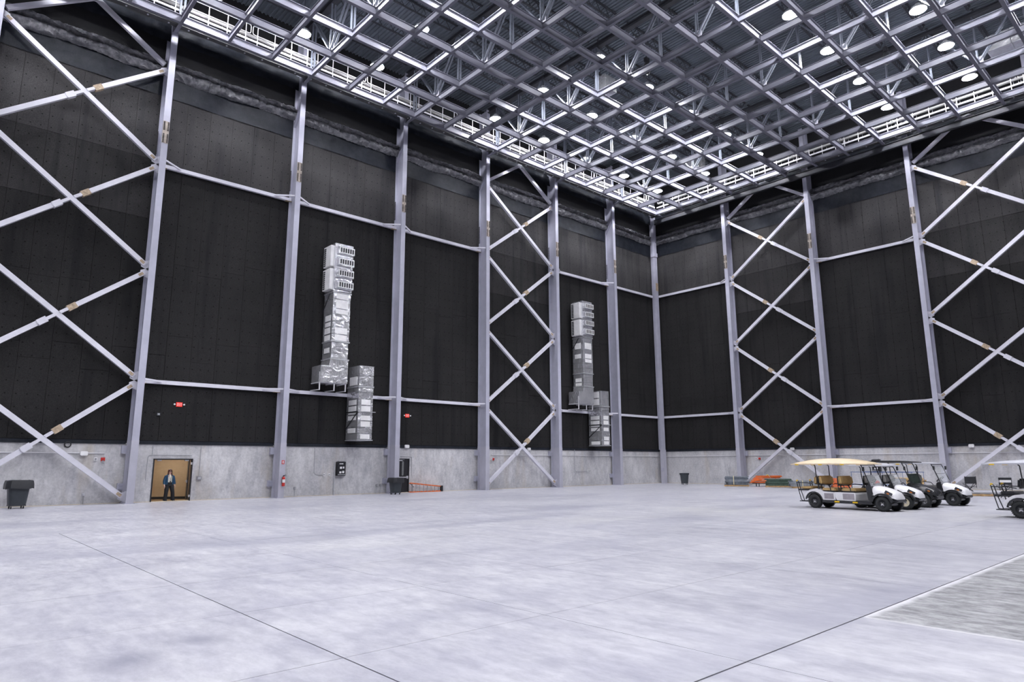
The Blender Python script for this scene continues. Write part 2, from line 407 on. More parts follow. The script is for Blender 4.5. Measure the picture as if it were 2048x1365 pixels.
# ---- corridor behind the open doorway
def build_corridor():
    y0, y1 = WY+.35, WY+3.1; x0, x1 = -46.6, -41.0
    b = MB(); b.box(x0, x1, y0, y1+1.2, -.2, -.003)
    tag(b.build('floor', 'tanfloor'), 'brown corridor floor behind the open doorway', kind='structure')
    b = MB(); b.box(x0-.1, x0, y0, y1+1.2, 0, 2.75)
    # far wall: two faces meeting at a shallow angle
    b.prism([(x0, y1-.45), (-43.7, y1), (x1, y1-1.25), (x1, y1+1.2), (x0, y1+1.2)], 0, 2.75, 'z')
    b.box(x1, x1+.1, y0, y1+1.2, 0, 2.75); b.box(x0-.1, x1+.1, y0, y1+1.2, 2.75, 2.85)
    w = b.build('wall_corridor', 'tan'); tag(w, 'tan corridor walls seen through the open doorway', kind='structure')
    b = MB()
    b.prism([(x0, y1-.47), (-43.7, y1-.02), (x1, y1-1.27), (x1, y1-1.24), (-43.7, y1+.01), (x0, y1-.44)], 0, .13, 'z')
    tag(b.build('baseboard_corridor', 'black'), 'black baseboard along the tan corridor wall', kind='structure')
    t = thing('corridor_light', 'flat ceiling light inside the tan corridor', 'light', (-43.6, y0+.9, 2.75))
    MB().box(-.65, .65, -.32, .32, -.05, 0).build('housing', 'white', t)
    MB().box(-.6, .6, -.27, .27, -.06, -.05).build('diffuser', 'corrlamp', t)
build_corridor()
def build_doors():
    # door_1: open black frame with both leaves folded back into the corridor
    x0, x1, h = D1; b = MB(); y0 = WY-.03
    b.box(x0, x0+.06, y0, WY+.2, 0, h); b.box(x1-.06, x1, y0, WY+.2, 0, h); b.box(x0, x1, y0, WY+.2, h-.06, h)
    d = b.build('door_1', 'blackmetal'); tag(d, 'open black double doorway with a person standing in it', kind='structure')
    MB().bar((x0+.02, WY+.37, h/2), (x0+.22, WY+1.25, h/2), .05, h-.1).build('door_leaf', 'blackmetal', d)
    MB().bar((x1-.06, WY+.37, h/2), (x1+.14, WY+1.25, h/2), .05, h-.1).build('door_leaf', 'blackmetal', d)
    MB().bar((x0+.12, WY+.6, 1.5), (x0+.23, WY+1.05, 1.5), .02, .8).build('door_glass', 'grey', d)
    b = MB().bar((x1-.10, WY+.45, 1.0), (x1+.04, WY+1.1, 1.0), .05, .06); b.box(x1-.13, x1-.07, WY+.42, WY+.5, .92, 1.08)
    b.build('panic_bar', 'galv', d)
    for z in (.25, 1.95): MB().box(x1-.1, x1-.03, WY-.035, WY+.02, z-.06, z+.06).build('hinge', 'galv', d)
    for x in (x0+.3, x1-.3): MB().box(x-.1, x+.1, WY+.0, WY+.12, h-.12, h-.06).build('door_closer', 'galv', d)
    # door_2: closed single door
    x0, x1, h = D2; b = MB()
    b.box(x0, x0+.05, WY-.02, WY+.2, 0, h); b.box(x1-.05, x1, WY-.02, WY+.2, 0, h); b.box(x0, x1, WY-.02, WY+.2, h-.05, h)
    d = b.build('door_2', 'blackmetal'); tag(d, 'closed black single door beside the ladder', kind='structure')
    MB().box(x0+.05, x1-.05, WY+.03, WY+.09, .01, h-.05).build('door_leaf', 'blackmetal', d)
    MB().box(-29.40, -29.26, WY+.02, WY+.03, 1.12, 2.06).build('window_lite', 'acrylic', d)
    b = MB().bar((x0+.1, WY-.03, 1.0), (x1-.12, WY-.03, 1.0), .05, .07); b.box(x1-.2, x1-.08, WY-.03, WY+.03, .9, 1.09); b.box(x0+.1, x0+.16, WY-.03, WY+.03, .95, 1.05)
    b.build('panic_bar', 'galv', d)
    b = MB().box(x0+.1, x0+.36, WY-.03, WY+.03, h-.16, h-.09); b.bar((x0+.15, WY-.04, h-.08), (x0+.5, WY-.04, h-.08), .03, .02)
    b.build('door_closer', 'galv', d)
build_doors()
# ================================================================= STEEL FRAME
SH_L = []
def column_meshes():
    """column standing at its own origin, front flange towards -y, wall at +y"""
    tf = .045
    b = MB(); b.box(-FW/2, FW/2, -D/2, -D/2+tf, ZP, 29.6); b.box(-FW/2, FW/2, D/2-tf, D/2, ZP, 29.6); b.box(-.014, .014, -D/2+tf, D/2-tf, ZP, 29.6)
    shaft = b.mesh('shaft', 'steel')
    g = .008; f2 = FW/2+g; b = MB()
    b.box(-f2, f2, -D/2-g, -D/2+tf+g, 0, ZP); b.box(-f2, f2, D/2-tf-g, D/2+g, 0, ZP); b.box(-.022, .022, -D/2+tf, D/2-tf, 0, ZP)
    base = b.mesh('coated_base', 'steel_base')
    b = MB(); b.box(-FW/2-.06, FW/2+.06, -D/2-.03, D/2+.05, 0, .03); plate = b.mesh('base_plate', 'steel')
    b = MB(); z0, z1 = 19.05, 20.32
    b.box(-FW/2+.01, FW/2-.01, -D/2-.025, -D/2, z0, z1); splice = b.mesh('splice_plate', 'plate')
    b = MB()
    for x in (-.10, .10):
        for i in range(14):
            if i in (6, 7): continue
            z = z0+.07+i*(z1-z0-.14)/13
            b.box(x-.035, x+.035, -D/2-.055, -D/2-.025, z-.027, z+.027)
    bolts = b.mesh('bolt_row', 'bolt')
    b = MB()
    for i in range(14):
        z = z0-.35+i*(z1-z0)/13
        b.box(-FW/2-.03, -FW/2, D/2-.14, D/2-.05, z-.03, z+.03)
    bb = b.mesh('bolt_row', 'bolt')
    b = MB(); b.box(-FW/2-.22, -FW/2, D/2-.10, D/2+.13, 2.45, 2.85)
    b.box(FW/2, FW/2+.2, D/2-.10, D/2+.13, 2.45, 2.85); br = b.mesh('wall_bracket', 'steel')
    b = MB(); b.box(-FW/2-.25, -FW/2, D/2-.06, D/2+.13, .62, .98); b.box(-FW/2-.2, -FW/2, D/2-.1, D/2-.05, .70, .78); b.box(-FW/2-.2, -FW/2, D/2-.1, D/2-.05, .86, .92)
    br2 = b.mesh('wall_bracket', 'steel')
    b = MB(); b.prism([(-D/2+.05, 24.2), (D/2-.05, 23.0), (D/2-.05, 23.25), (-D/2+.05, 24.45)], -FW/2+.01, FW/2-.01, 'x'); knee = b.mesh('stiffener', 'steel')
    return dict(shaft=shaft, coated_base=base, base_plate=plate, splice_plate=splice, br=br, br2=br2, bolts=bolts, bb=bb, knee=knee)
CM = column_meshes()
def column(label, loc, rz):
    t = thing('steel_column', label, 'column', loc, rz, 'wall columns')
    for k in ('shaft', 'coated_base', 'base_plate'): inst(k, CM[k], t)
    sp = inst('splice_plate', CM['splice_plate'], t); inst('bolt_row', CM['bolts'], sp); inst('bolt_row', CM['bb'], t)
    inst('wall_bracket', CM['br'], t); inst('wall_bracket', CM['br2'], t); inst('stiffener', CM['knee'], t)
    return t
NAMEL = {0: 'at the left edge of the picture', 1: 'just left of the open doorway', 2: 'carrying the fire extinguisher', 3: 'beside the closed black door', 4: 'left of the middle crossed bay', 5: 'between the middle crossed bay and the smaller duct', 6: 'right of the smaller duct'}
for k in range(0, 7): column('tall grey steel column '+NAMEL[k], (LCOL[k], 0, 0), 0)
NAMER = {1: 'behind the stacked grey lumber', 2: 'behind the beige roofed cart', 3: 'behind the rightmost white parked cart', 4: 'just beyond the right edge of the picture'}
for k in range(1, 5): column('tall grey steel column '+NAMER[k], (XR, RCOL[k], 0), -PI/2)
def corner_column():
    t = thing('steel_column', 'slender grey steel column standing in the far corner', 'column', (XR, 0, 0), 0, 'wall columns')
    s = .19; b = MB(); b.box(-s, s, -.16, .16, ZP, 29.6); b.box(-.02, .02, .16, .45, ZP, 29.6); b.build('shaft', 'steel', t)
    MB().box(-s-.02, s+.02, -.19, .19, 0, ZP).build('coated_base', 'steel_base', t)
    MB().box(-s-.01, s+.01, -.175, -.16, 18.6, 19.4).build('splice_plate', 'rust', t)
    MB().box(-s-.1, s+.1, -.1, .1, 1.15, 1.4).build('wall_bracket', 'steel', t)
    MB().box(-s-.05, s+.05, -.22, .22, 22.1, 22.5).build('cap_plate', 'steel', t)
corner_column()

# ---- crossed braces; built in a local frame: u along the wall, v towards the wall, w up
def frame(left):
    if left: return lambda u, v, w: (u, v, w)
    return lambda u, v, w: (XR+v, -u, w)         # right wall: u = -y
def cross_brace(label, left, u0, u1, z0, z1, through_up, group):
    """u0<u1; through_up True: the unbroken member rises from u0 to u1"""
    F = frame(left); o = F((u0+u1)/2, 0, z0)
    t = thing('cross_brace', label, 'brace', o, 0, group)
    nrm = (0, 1, 0) if left else (1, 0, 0)
    e = .26; W = .235; Dp = .20
    a0, a1 = u0+e, u1-e; b0, b1 = z0+.22, z1-.22
    P = (F(a0, 0, b0), F(a1, 0, b1)); Q = (F(a0, 0, b1), F(a1, 0, b0))
    th, br = (P, Q) if through_up else (Q, P)
    MB().bar(th[0], th[1], Dp, W, Vector(nrm).cross(Vector(th[1])-Vector(th[0]))).build('through_member', 'tube', t, o)
    d = (Vector(br[1])-Vector(br[0])).normalized(); mid = (Vector(br[0])+Vector(br[1]))/2
    up = Vector(nrm).cross(d)
    for s, end in ((-1, br[0]), (1, br[1])):
        MB().bar(mid+d*(s*.75), end, Dp, W, up).build('half_member', 'tube', t, o)
        MB().bar(mid+d*(s*.12), mid+d*(s*.95), Dp+.06, W*.62, up).build('knife_plate', 'tube', t, o)
        b = MB().bar(mid+d*(s*.50), mid+d*(s*.92), Dp+.07, W+.05, up); b.build('splice_plate', 'rust' if s*(1 if left else -1) > 0 else 'tube', t, o)
    # end gussets with bolts
    for (ua, sg) in ((u0, 1), (u1, -1)):
        for z, zs in ((b0, 1), (b1, -1)):
            g = MB(); uu = ua+sg*.02
            pts = [F(uu, 0, z-.32*zs), F(uu+sg*.42, 0, z-.12*zs), F(uu+sg*.42, 0, z+.1*zs), F(uu, 0, z+.3*zs)]
            n = Vector(nrm)*.02
            g.add([Vector(p)-n for p in pts]+[Vector(p)+n for p in pts], [(0, 1, 2, 3), (7, 6, 5, 4), (0, 4, 5, 1), (1, 5, 6, 2), (2, 6, 7, 3), (3, 7, 4, 0)])
            g.build('gusset', 'tube', t, o)
    for (p, q) in (th, (br[1], br[0])):
        for a, c in ((p, q), (q, p)):
            dd = (Vector(c)-Vector(a)).normalized(); uv = Vector(nrm).cross(dd); b = MB()
            x = Vector(a)+dd*.2-Vector(nrm)*(Dp/2+.008)
            b.bar(x-dd*.12, x+dd*.12, .016, W*.6, uv); b.build('bolted_end', 'rust', t, o)
    return t
def chevron(label, left, u0, u1, group):
    F = frame(left); um = (u0+u1)/2; o = F(um, 0, NODE[4])
    t = thing('chevron_brace', label, 'brace', o, 0, group); nrm = Vector((0, 1, 0) if left else (1, 0, 0))
    for ua, s in ((u0+.26, 1), (u1-.26, -1)):
        a = Vector(F(ua, 0, NODE[4]+.15)); c = Vector(F(um-s*.12, 0, 26.15))
        MB().bar(a, c, .2, .235, nrm.cross(c-a)).build('brace_leg', 'tube', t, o)
    b = MB(); p = [F(um-.3, 0, 26.0), F(um+.3, 0, 26.0), F(um+.2, 0, 26.4), F(um-.2, 0, 26.4)]
    n = nrm*.02
    b.add([Vector(q)-n for q in p]+[Vector(q)+n for q in p], [(0, 1, 2, 3), (7, 6, 5, 4), (0, 4, 5, 1), (1, 5, 6, 2), (2, 6, 7, 3), (3, 7, 4, 0)])
    b.build('gusset', 'tube', t, o)
TIER = ['lowest', 'second lowest', 'third', 'topmost']
BAYS = [(True, LCOL[0], LCOL[1], 'in the bay at the left edge', False), (True, LCOL[4], LCOL[5], 'in the middle bay between the two ducts', False),
        (False, -RCOL[1], -RCOL[2], 'on the end wall behind the beige roofed cart', True), (False, -RCOL[3], -RCOL[4], 'on the end wall at the right edge', True)]
for left, u0, u1, nm, tu in BAYS:
    for i in range(4):
        cross_brace('%s grey X brace %s' % (TIER[i], nm), left, u0, u1, NODE[i], NODE[i+1], tu, 'wall X braces')
    chevron('grey peaked brace above the X braces '+nm, left, u0, u1, 'peaked braces')

# ---- horizontal struts between columns
def strut(label, left, u0, u1, z, c0=True, c1=True):
    F = frame(left); um = (u0+u1)/2; v = .42; o = F(um, v, z)
    t = thing('wall_strut', label, 'strut', o, 0, 'horizontal wall struts')
    MB().bar(F(u0+.05, v, z), F(u1-.05, v, z), .17, .20).build('strut_tube', 'tube', t, o)
    for ua, s, on in ((u0, 1, c0), (u1, -1, c1)):
        if not on: continue
        MB().bar(F(ua+s*FW/2, -D/2+.1, z+.03), F(ua+s*1.15, v-.05, z+.03), .07, .09).build('kicker', 'tube', t, o)
        MB().box(*sum(([min(a, c), max(a, c)] for a, c in zip(F(ua+s*.03, v-.11, z-.12), F(ua+s*.42, v+.11, z-.10))), [])).build('seat_angle', 'rust', t, o)
for z, nm in ((6.17, 'lower'), (18.10, 'upper')):
    for k, tx in ((1, 'above the open doorway'), (2, 'behind the larger duct'), (3, 'above the orange ladder'), (5, 'behind the smaller duct')):
        strut('%s horizontal grey strut %s' % (nm, tx), True, LCOL[k], LCOL[k+1], z)
    strut('%s horizontal grey strut running into the far corner, duct side' % nm, True, LCOL[6], XR, z, True, False)
    strut('%s horizontal grey strut running into the far corner, cart side' % nm, False, 0, -RCOL[1], z, False, True)
    strut('%s horizontal grey strut above the parked carts' % nm, False, -RCOL[2], -RCOL[3], z)

# ================================================================= CEILING GRID
GXS = [GX0]+[-GS*k for k in range(2, 27)]; GYS = [GY0-GS*k for k in range(0, 18)]
def build_grid():
    t = thing('ceiling_grid', 'pale steel beam grid hung under the whole roof', 'beam grid', (-35, -23, GZ))
    o = Vector((-35, -23, GZ)); zc = GZ+GD/2
    xe = GXS[-1]
    for y in GYS:
        MB().ibeam((xe, y, zc), (-1.5, y, zc), GD, .2, .022, .016).build('long_beam', 'grid', t, o)
    for k in range(1, 9): MB().ibeam((-BAY*k, GY0+.1, zc), (-BAY*k, -D/2-.02, zc), GD, .2, .022, .016).build('outrigger_beam', 'grid', t, o)
    L = GS-.02; me = MB().ibeam((0, -L/2, 0), (0, L/2, 0), .40, .17, .02, .014).mesh('cross_beam', 'grid')
    cp = Vector((-54.1, -37.9)); near = []
    for x in GXS:
        for j in range(len(GYS)-1):
            near.append(((Vector((x, (GYS[j]+GYS[j+1])/2))-cp).length, x, (GYS[j]+GYS[j+1])/2))
    yaw = .838
    vis = [q for q in near if abs(((math.atan2(q[2]+37.9, q[1]+54.1)-yaw+PI) % (2*PI))-PI) < .78]
    vis.sort(); pick = set((q[1], q[2]) for q in vis[:300])
    rest = MB()
    for d, x, y in near:
        if (x, y) in pick: inst('cross_beam', me, t, Vector((x, y, GZ+.205))-o)
        else: rest.ibeam((x, y-L/2, GZ+.205), (x, y+L/2, GZ+.205), .40, .17, .02, .014)
    tag(rest.build('cross_beam_field', 'grid', t, o), kind='stuff')
build_grid()

# ---- trusses above each column line
def build_trusses():
    ys = GYS; zt = 29.45
    def pair(p0, p1, s):
        b = MB()
        for dx in (-.10, .10): b.bar(Vector(p0)+Vector((dx, 0, 0)), Vector(p1)+Vector((dx, 0, 0)), s*.62, s, (1, 0, 0))
        return b
    vm = pair((0, 0, GZ+GD), (0, 0, zt-.15), .105).mesh('truss_vertical', 'truss')
    dm = pair((0, .12, GZ+GD+.1), (0, GS-.12, zt-.15), .12).mesh('truss_diagonal', 'truss')
    gm = MB().box(-.02, .02, -.28, .28, GZ+GD, GZ+GD+.4).mesh('gusset', 'tube')
    for n, k in enumerate(range(1, 9)):
        x = -BAY*k
        t = thing('roof_truss', '%s grey roof truss from the end wall behind the carts' % ORD[n], 'truss', (x, 0, 0), 0, 'roof trusses')
        MB().ibeam((0, YB+.3, zt), (0, -.55, zt), .34, .34, .04, .03).build('top_chord', 'joist', t)
        for j, y in enumerate(ys):
            inst('truss_vertical', vm, t, (0, y, 0))
            if j % 2 == 1:
                inst('gusset', gm, t, (0, y, 0)); inst('truss_diagonal', dm, t, (0, y, 0))
                inst('truss_diagonal', dm, t, (0, y, 0), (0, 0, PI))
def build_joists():
    b = MB(); L = BAY-.36; z1 = DECK-.04; z0 = DECK-.63
    for dy in (-.035, .035):
        b.bar((-L/2, dy, z1), (L/2, dy, z1), .05, .06); b.bar((-L/2+.6, dy, z0), (L/2-.6, dy, z0), .05, .05)
    n = 8; xs = [-L/2+.1+i*(L-.2)/(2*n) for i in range(2*n+1)]
    for i in range(2*n): b.bar((xs[i], 0, z1 if i % 2 == 0 else z0), (xs[i+1], 0, z0 if i % 2 == 0 else z1), .03, .03, (0, 1, 0))
    me = b.mesh('bar_joist', 'joist')
    for r, y in enumerate(GYS[:14]):
        for k in range(0, 7):
            xc = -BAY*(k+.5)
            if k == 0: xc -= .2
            o = inst('bar_joist', me, None, (xc, y, 0), sc=(.93, 1, 1) if k == 0 else None)
            tag(o, 'black open web joist, %s row from ducted wall, %s bay from end wall' % (ORD[r], ORD[k]), 'joist', 'roof joists')
build_trusses(); build_joists()

# ---- high bay lights
def build_lights():
    hb = MB().lathe([(.05, .30), (.13, .28), (.17, .14), (.40, .02), (.46, -.13), (.44, -.13), (.36, -.02), (.05, -.03)], 24)
    hm = hb.mesh('housing', 'grey', smooth=True)
    lm = MB().lathe([(.31, -.034)]+[(.31*math.cos(a), -.034-.25*math.sin(a)) for a in [PI/2*k/6 for k in range(1, 6)]]+[(.02, -.285)], 24).mesh('lens', 'lamp', smooth=True)
    q = MB()
    for a in range(4): q.lathe([(.15, -.034), (.14, -.11), (.10, -.15), (.02, -.165)], 16, (.25*math.cos(PI/4+a*PI/2), .25*math.sin(PI/4+a*PI/2), 0))
    qm = q.mesh('lens', 'lamp')
    rod = MB().tube([(0, 0, .28), (0, 0, DECK-27.5)], .012, 6).mesh('hanger_rod', 'joist')
    xs = [-GS*(1.5+2*i) for i in range(13)]; ys = [GY0-GS*(.5+2*i) for i in range(9)]
    for j, y in enumerate(ys):
        if j == 3: continue
        for i, x in enumerate(xs):
            if i == 5: continue
            quad = (i in (2, 6) and j in (0, 1))
            t = thing('high_bay_light', 'glowing round high bay light, %s row from ducted wall, %s from end wall' % (ORD[j-(j > 3)], ORD[i-(i > 5)]), 'light', (x, y, 27.5), 0, 'high bay lights')
            inst('housing', hm, t); inst('lens', qm if quad else lm, t); inst('hanger_rod', rod, t)
build_lights()

# ---- eave beams and catwalks
def build_eaves():
    o = (-30, -.85, 25.9); t = thing('eave_beam', 'dull grey eave beam along the ducted wall under the catwalk', 'beam', o)
    MB().ibeam((XL+.5, -.85, 26.05), (XR-.8, -.85, 26.05), .26, .34, .03, .02).build('beam', 'eave', t, o)
    b = MB()
    for i in range(60): x = -2.5-i*1.04; b.box(x-.04, x+.04, -.90, -.80, 25.895, 25.92)
    b.build('bolt_row', 'tube', t, o)
    x = XR-.85; o = (x, -20, 25.9); t = thing('eave_beam', 'dull grey eave beam along the end wall under the catwalk', 'beam', o)
    MB().ibeam((x, YB+.5, 26.05), (x, -.4, 26.05), .26, .34, .03, .02).build('beam', 'eave', t, o)
    b = MB()
    for i in range(40): y = -2-i*1.04; b.box(x-.05, x+.05, y-.04, y+.04, 25.895, 25.92)
    b.build('bolt_row', 'tube', t, o)
    # deep fascia beam behind the end-wall catwalk
    o = (XR+.05, -20, 25.4); t = thing('eave_girt', 'dark deep girt on top of the end wall columns', 'beam', o)
    MB().ibeam((XR-.62, YB+.5, 25.42), (XR-.62, -.6, 25.42), .5, .2, .03, .02).build('beam', 'joist', t, o)
    # hooked hanger lugs below the grid ends, one at each column
build_eaves()
def build_catwalk(left, n, label):
    F = (lambda u, v, w: (-u, v, w)) if left else (lambda u, v, w: (XR+v, -u, w))
    # u measured from the far corner towards the viewer, v as for the wall frame
    zd = GZ+GD; L = n*3.81; st = 0.0
    o = Vector(F(L/2, -1.0, zd)); t = thing('catwalk', label, 'catwalk', o)
    def bx(a, b): return sum(([min(p, q), max(p, q)] for p, q in zip(a, b)), [])
    u0 = 2.5 if left else 1.6
    MB().box(*bx(F(u0, -1.5, zd+.22), F(L, -.55, zd+.25))).build('deck_grating', 'joist', t, o)
    MB().box(*bx(F(u0, -1.52, zd+.25), F(L, -1.49, zd+.36))).build('toe_plate', 'rail', t, o)
    MB().box(*bx(F(u0, -.56, zd+.25), F(L, -.53, zd+.36))).build('toe_plate', 'rail', t, o)
    MB().tube([F(u0-.3, -.82, 27.17), F(L, -.82, 27.17)], .11, 12).build('white_pipe', 'pipe_white', t, o, smooth=True)
    for side, v in (('inner', -1.5), ('outer', -.56)):
        for s in range(n):
            a, b = s*3.81+.06, (s+1)*3.81-.06
            if s == 0: a = u0+.1
            sec = MB(); r = .024; zr = zd+.22; zm, zt = zr+.5, zr+1.07; c = .12
            if v == -.56: zt = zr+.98; zm = zr+.5
            pts = [F(a+c, v, zm), F(b-c, v, zm), F(b-.03, v, zm+.03), F(b, v, zm+c), F(b, v, zt-c), F(b-.03, v, zt-.03), F(b-c, v, zt), F(a+c, v, zt), F(a+.03, v, zt-.03), F(a, v, zt-c), F(a, v, zm+c), F(a+.03, v, zm+.03)]
            sec.tube(pts, r, 6, closed=True)
            rail = sec.build('railing', 'rail', t, o, smooth=True)
            m = 4
            for i in range(m):
                u = s*3.81+.345+i*1.04
                if u < a: continue
                MB().tube([F(u, v, zd), F(u, v, zt)], .027 if v < -1 else .02, 6).build('post', 'rail', rail, o)
build_catwalk(True, 15, 'white railed catwalk running along the ducted wall')
build_catwalk(False, 10, 'white railed catwalk running along the end wall')
# ================================================================= FOIL DUCTS
def duct_pair(dx, who):
    # tall riser with four supply grilles
    x0, x1, y0, y1 = -35.66+dx, -34.50+dx, -.92, .28
    o = Vector(((x0+x1)/2, (y0+y1)/2, 6.7))
    t = thing('supply_duct', 'tall foil wrapped duct riser with four grilles on top, '+who, 'duct', o)
    rnd = random.Random(int(dx*10)+3)
    def section(zs, xa, xb, ya, yb, par, front=True):
        for i, (a, c) in enumerate(zip(zs[:-1], zs[1:])):
            j = rnd.uniform(0, .018)
            MB().box(xa-j, xb+j, ya-j, yb, a+.004, c-.004).build('wrap_band', 'foil', par, o, bevel=.015)
            if front and rnd.random() < .75:
                MB().box(xa+.20, xb-.16, ya-j-.012, ya-j, a+.04, c-.03).build('insulation_face', 'foilmat', par, o)
            if rnd.random() < .6:
                MB().box(xa-j-.012, xa-j, ya+.25, yb-.25, a+.05, c-.04).build('insulation_face', 'foilmat', par, o)
    section([9.32, 9.75, 10.2, 10.55, 11.0, 11.35, 11.95, 12.35], x0, x1, y0, y1, t)
    section([8.22, 8.55, 8.95, 9.28], x0+.02, x1-.02, y0+.02, y1, t, False)
    for z in (8.2, 9.3, 12.38):
        MB().box(x0-.05, x1+.05, y0-.05, y1, z-.035, z+.035).build('flange_ring', 'galv', t, o)
    # boot at the foot, wider towards the viewer's left
    b = MB(); b.prism([(x0-.62, 6.72), (x1+.02, 6.72), (x1+.02, 8.17), (x0-.02, 8.17), (x0-.10, 7.75), (x0-.62, 7.75)], y0-.02, y1, 'y')
    b.build('boot', 'foil', t, o, bevel=.02)
    # grille head
    MB().box(x0-.03, x1+.06, y0-.03, y1, 12.45, 15.55).build('head_box', 'foil', t, o, bevel=.02)
    for i in range(4):
        za = 12.62+i*.745; yf = y0-.03
        MB().box(x0+.10, x1+.07, yf-.16, yf, za, za+.5).build('nozzle_box', 'foil', t, o, bevel=.012)
        g = MB(); xa, xb = x0+.22, x1+.02
        g.box(xa, xb, yf-.175, yf-.16, za+.10, za+.40); gr = g.build('grille', 'black', t, o)
        f = MB(); f.box(xa-.03, xb+.03, yf-.20, yf-.16, za+.40, za+.44); f.box(xa-.03, xb+.03, yf-.20, yf-.16, za+.06, za+.10)
        n = 6
        for k in range(n+1):
            xx = xa+(xb-xa)*k/n; f.box(xx-.022, xx+.022, yf-.195, yf-.165, za+.08, za+.42)
        f.build('grille_vane', 'foilmat', gr, o)
    for k in range(2):
        za = 12.55+k*1.5
        MB().box(x0-.25, x0-.03, y0+.12, y1-.12, za, za+1.35).build('side_nozzle', 'foilmat', t, o, bevel=.012)
        f = MB()
        for i in range(9): f.box(x0-.27, x0-.25, y1-.42, y1-.2, za+.08+i*.135, za+.16+i*.135)
        f.build('side_slots', 'black', t, o)
    MB().bar((x0-.02, y0+.4, 12.4), (x0-.02, y1+.2, 11.2), .05, .06).build('wall_bracket', 'blackmetal', t, o)
    b = MB()
    for xx in (x0-.6, x0+.35, x1-.06):
        b.bar((xx, y0+.1, 6.25), (xx, y0+.1, 6.74), .06, .06)
    for xx in (x0-.6, x0+.35, x1-.06): b.bar((xx, y0+.1, 6.72), (xx, y1, 6.72), .05, .05)
    b.bar((x0-.63, y0+.1, 6.70), (x1, y0+.1, 6.70), .05, .05); b.bar((x0-.6, y0+.1, 6.72), (x0-.6, y0+.1, 7.35), .06, .06)
    for xx in (x0-.6, x0+.35, x1-.06): b.bar((xx, y0+.1, 6.27), (xx, .36, 6.30), .05, .05)
    b.build('stand_frame', 'rail', t, o)
    # lower duct
    x0, x1, y0, y1 = -33.80+dx, -32.80+dx, -1.15, .30
    o = Vector(((x0+x1)/2, (y0+y1)/2, 3.35))
    t = thing('return_duct', 'shorter foil wrapped duct hanging low beside the riser, '+who, 'duct', o)
    section([3.36, 3.72, 4.1, 4.5, 4.86, 5.05, 5.45, 5.85, 6.25, 6.55], x0, x1, y0, y1, t)
    section([6.68, 7.3, 7.9], x0+.02, x1, y0, y1, t, False)
    MB().box(x0-.04, x1+.04, y0-.04, y1, 6.56, 6.67).build('flange_ring', 'galv', t, o)
    MB().box(x0-.05, x1+.05, y0-.05, y1, 3.30, 3.355).build('flange_ring', 'galv', t, o)
    MB().box(x0-.02, x1+.02, y0-.02, y1, 7.9, 7.93).build('top_cap', 'foil', t, o)
    b = MB(); b.bar((x0-.03, y0, 5.06), (x0-.03, y1, 5.06), .05, .06); b.bar((x0-.03, y0, 5.03), (x0-.03, y1, 4.0), .05, .06)
    b.build('wall_bracket', 'blackmetal', t, o)
    MB().bar((x0-.03, y0-.03, 5.06), (x1+.2, y0-.03, 5.06), .03, .04).build('tie_bar', 'galv', t, o)
duct_pair(0, 'nearer the open doorway')
duct_pair(22.88, 'nearer the far corner')

# ================================================================= WALL FIXTURES
M['grey_bin'] = simple('bin_grey', (.035, .042, .05), .5)
def LW(x, d, z): return (x, WY-d, z)
def conduit(name, label, pts, r=.018, mat='galv', cat='conduit'):
    o = MB().tube(pts, r, 6).build(name, mat, None, smooth=True); return tag(o, label, cat)
def wbox(b, x, z, w, h, d0, d1): return b.box(x-w/2, x+w/2, WY-d1, WY-d0, z-h/2, z+h/2)
FONT = {'E': [(0, 0, .28, 1), (0, 0, 1, .2), (0, .4, .8, .6), (0, .8, 1, 1)], 'I': [(.35, 0, .65, 1)], 'T': [(.36, 0, .64, 1), (0, .8, 1, 1)]}
def exit_sign(label, x, z):
    t = thing('exit_sign', label, 'sign', (x, WY-.05, z))
    MB().box(-.15, .15, -.06, 0, -.115, .115).build('housing', 'exit', t, bevel=.006)
    b = MB(); cx = -.115
    for ch, wd in (('E', .05), ('X', .055), ('I', .03), ('T', .05)):
        if ch == 'X':
            b.bar((cx, -.066, -.07), (cx+wd, -.066, .07), .008, .016, (0, 1, 0)); b.bar((cx, -.066, .07), (cx+wd, -.066, -.07), .008, .016, (0, 1, 0))
        else:
            for a0, c0, a1, c1 in FONT[ch]: b.box(cx+a0*wd, cx+a1*wd, -.07, -.06, -.07+c0*.14, -.07+c1*.14)
        cx += wd+.015
    b.build('lettering', 'white', t)
    for s in (-1, 1):
        h = MB().lathe([(.02, 0), (.045, -.02), (.045, -.06), (.03, -.07)], 12, (s*.24, -.01, .0), 'y').build('lamp_head', 'white', t, smooth=True)
        MB().bar((s*.15, -.03, 0), (s*.22, -.03, 0), .02, .02).build('lamp_arm', 'grey', t)
exit_sign('glowing red EXIT sign above the open doorway', -43.57, 5.06)
exit_sign('glowing red EXIT sign above the closed black door', -29.15, 5.10)
def speaker(label, loc, rz):
    t = thing('wall_speaker', label, 'speaker', loc, rz, 'white wall speakers')
    MB().prism([(-.16, -.07), (-.12, -.11), (.12, -.11), (.16, -.07), (.16, .07), (.12, .11), (-.12, .11), (-.16, .07)], -.20, -.06, 'y').build('cabinet', 'white', t, bevel=.01)
    MB().box(-.13, .13, -.205, -.2, -.085, .085).build('front_grille', 'white', t)
    MB().bar((0, -.06, 0), (0, 0, 0), .06, .06).build('bracket', 'black', t)
speaker('white box speaker on the wall by the left edge', (-47.70, WY, 2.44), 0)
speaker('white box speaker above the closed black door', (-29.17, WY-.06, 3.03), R(-8))
speaker('white box speaker behind the middle lowest X brace', (-17.92, WY-.06, 2.98), 0)
speaker('white box speaker behind the end wall lowest X brace', (WX-.06, -12.35, 2.95), -PI/2)
speaker('white box speaker right of the rightmost cart column', (WX-.06, -24.8, 2.93), -PI/2)
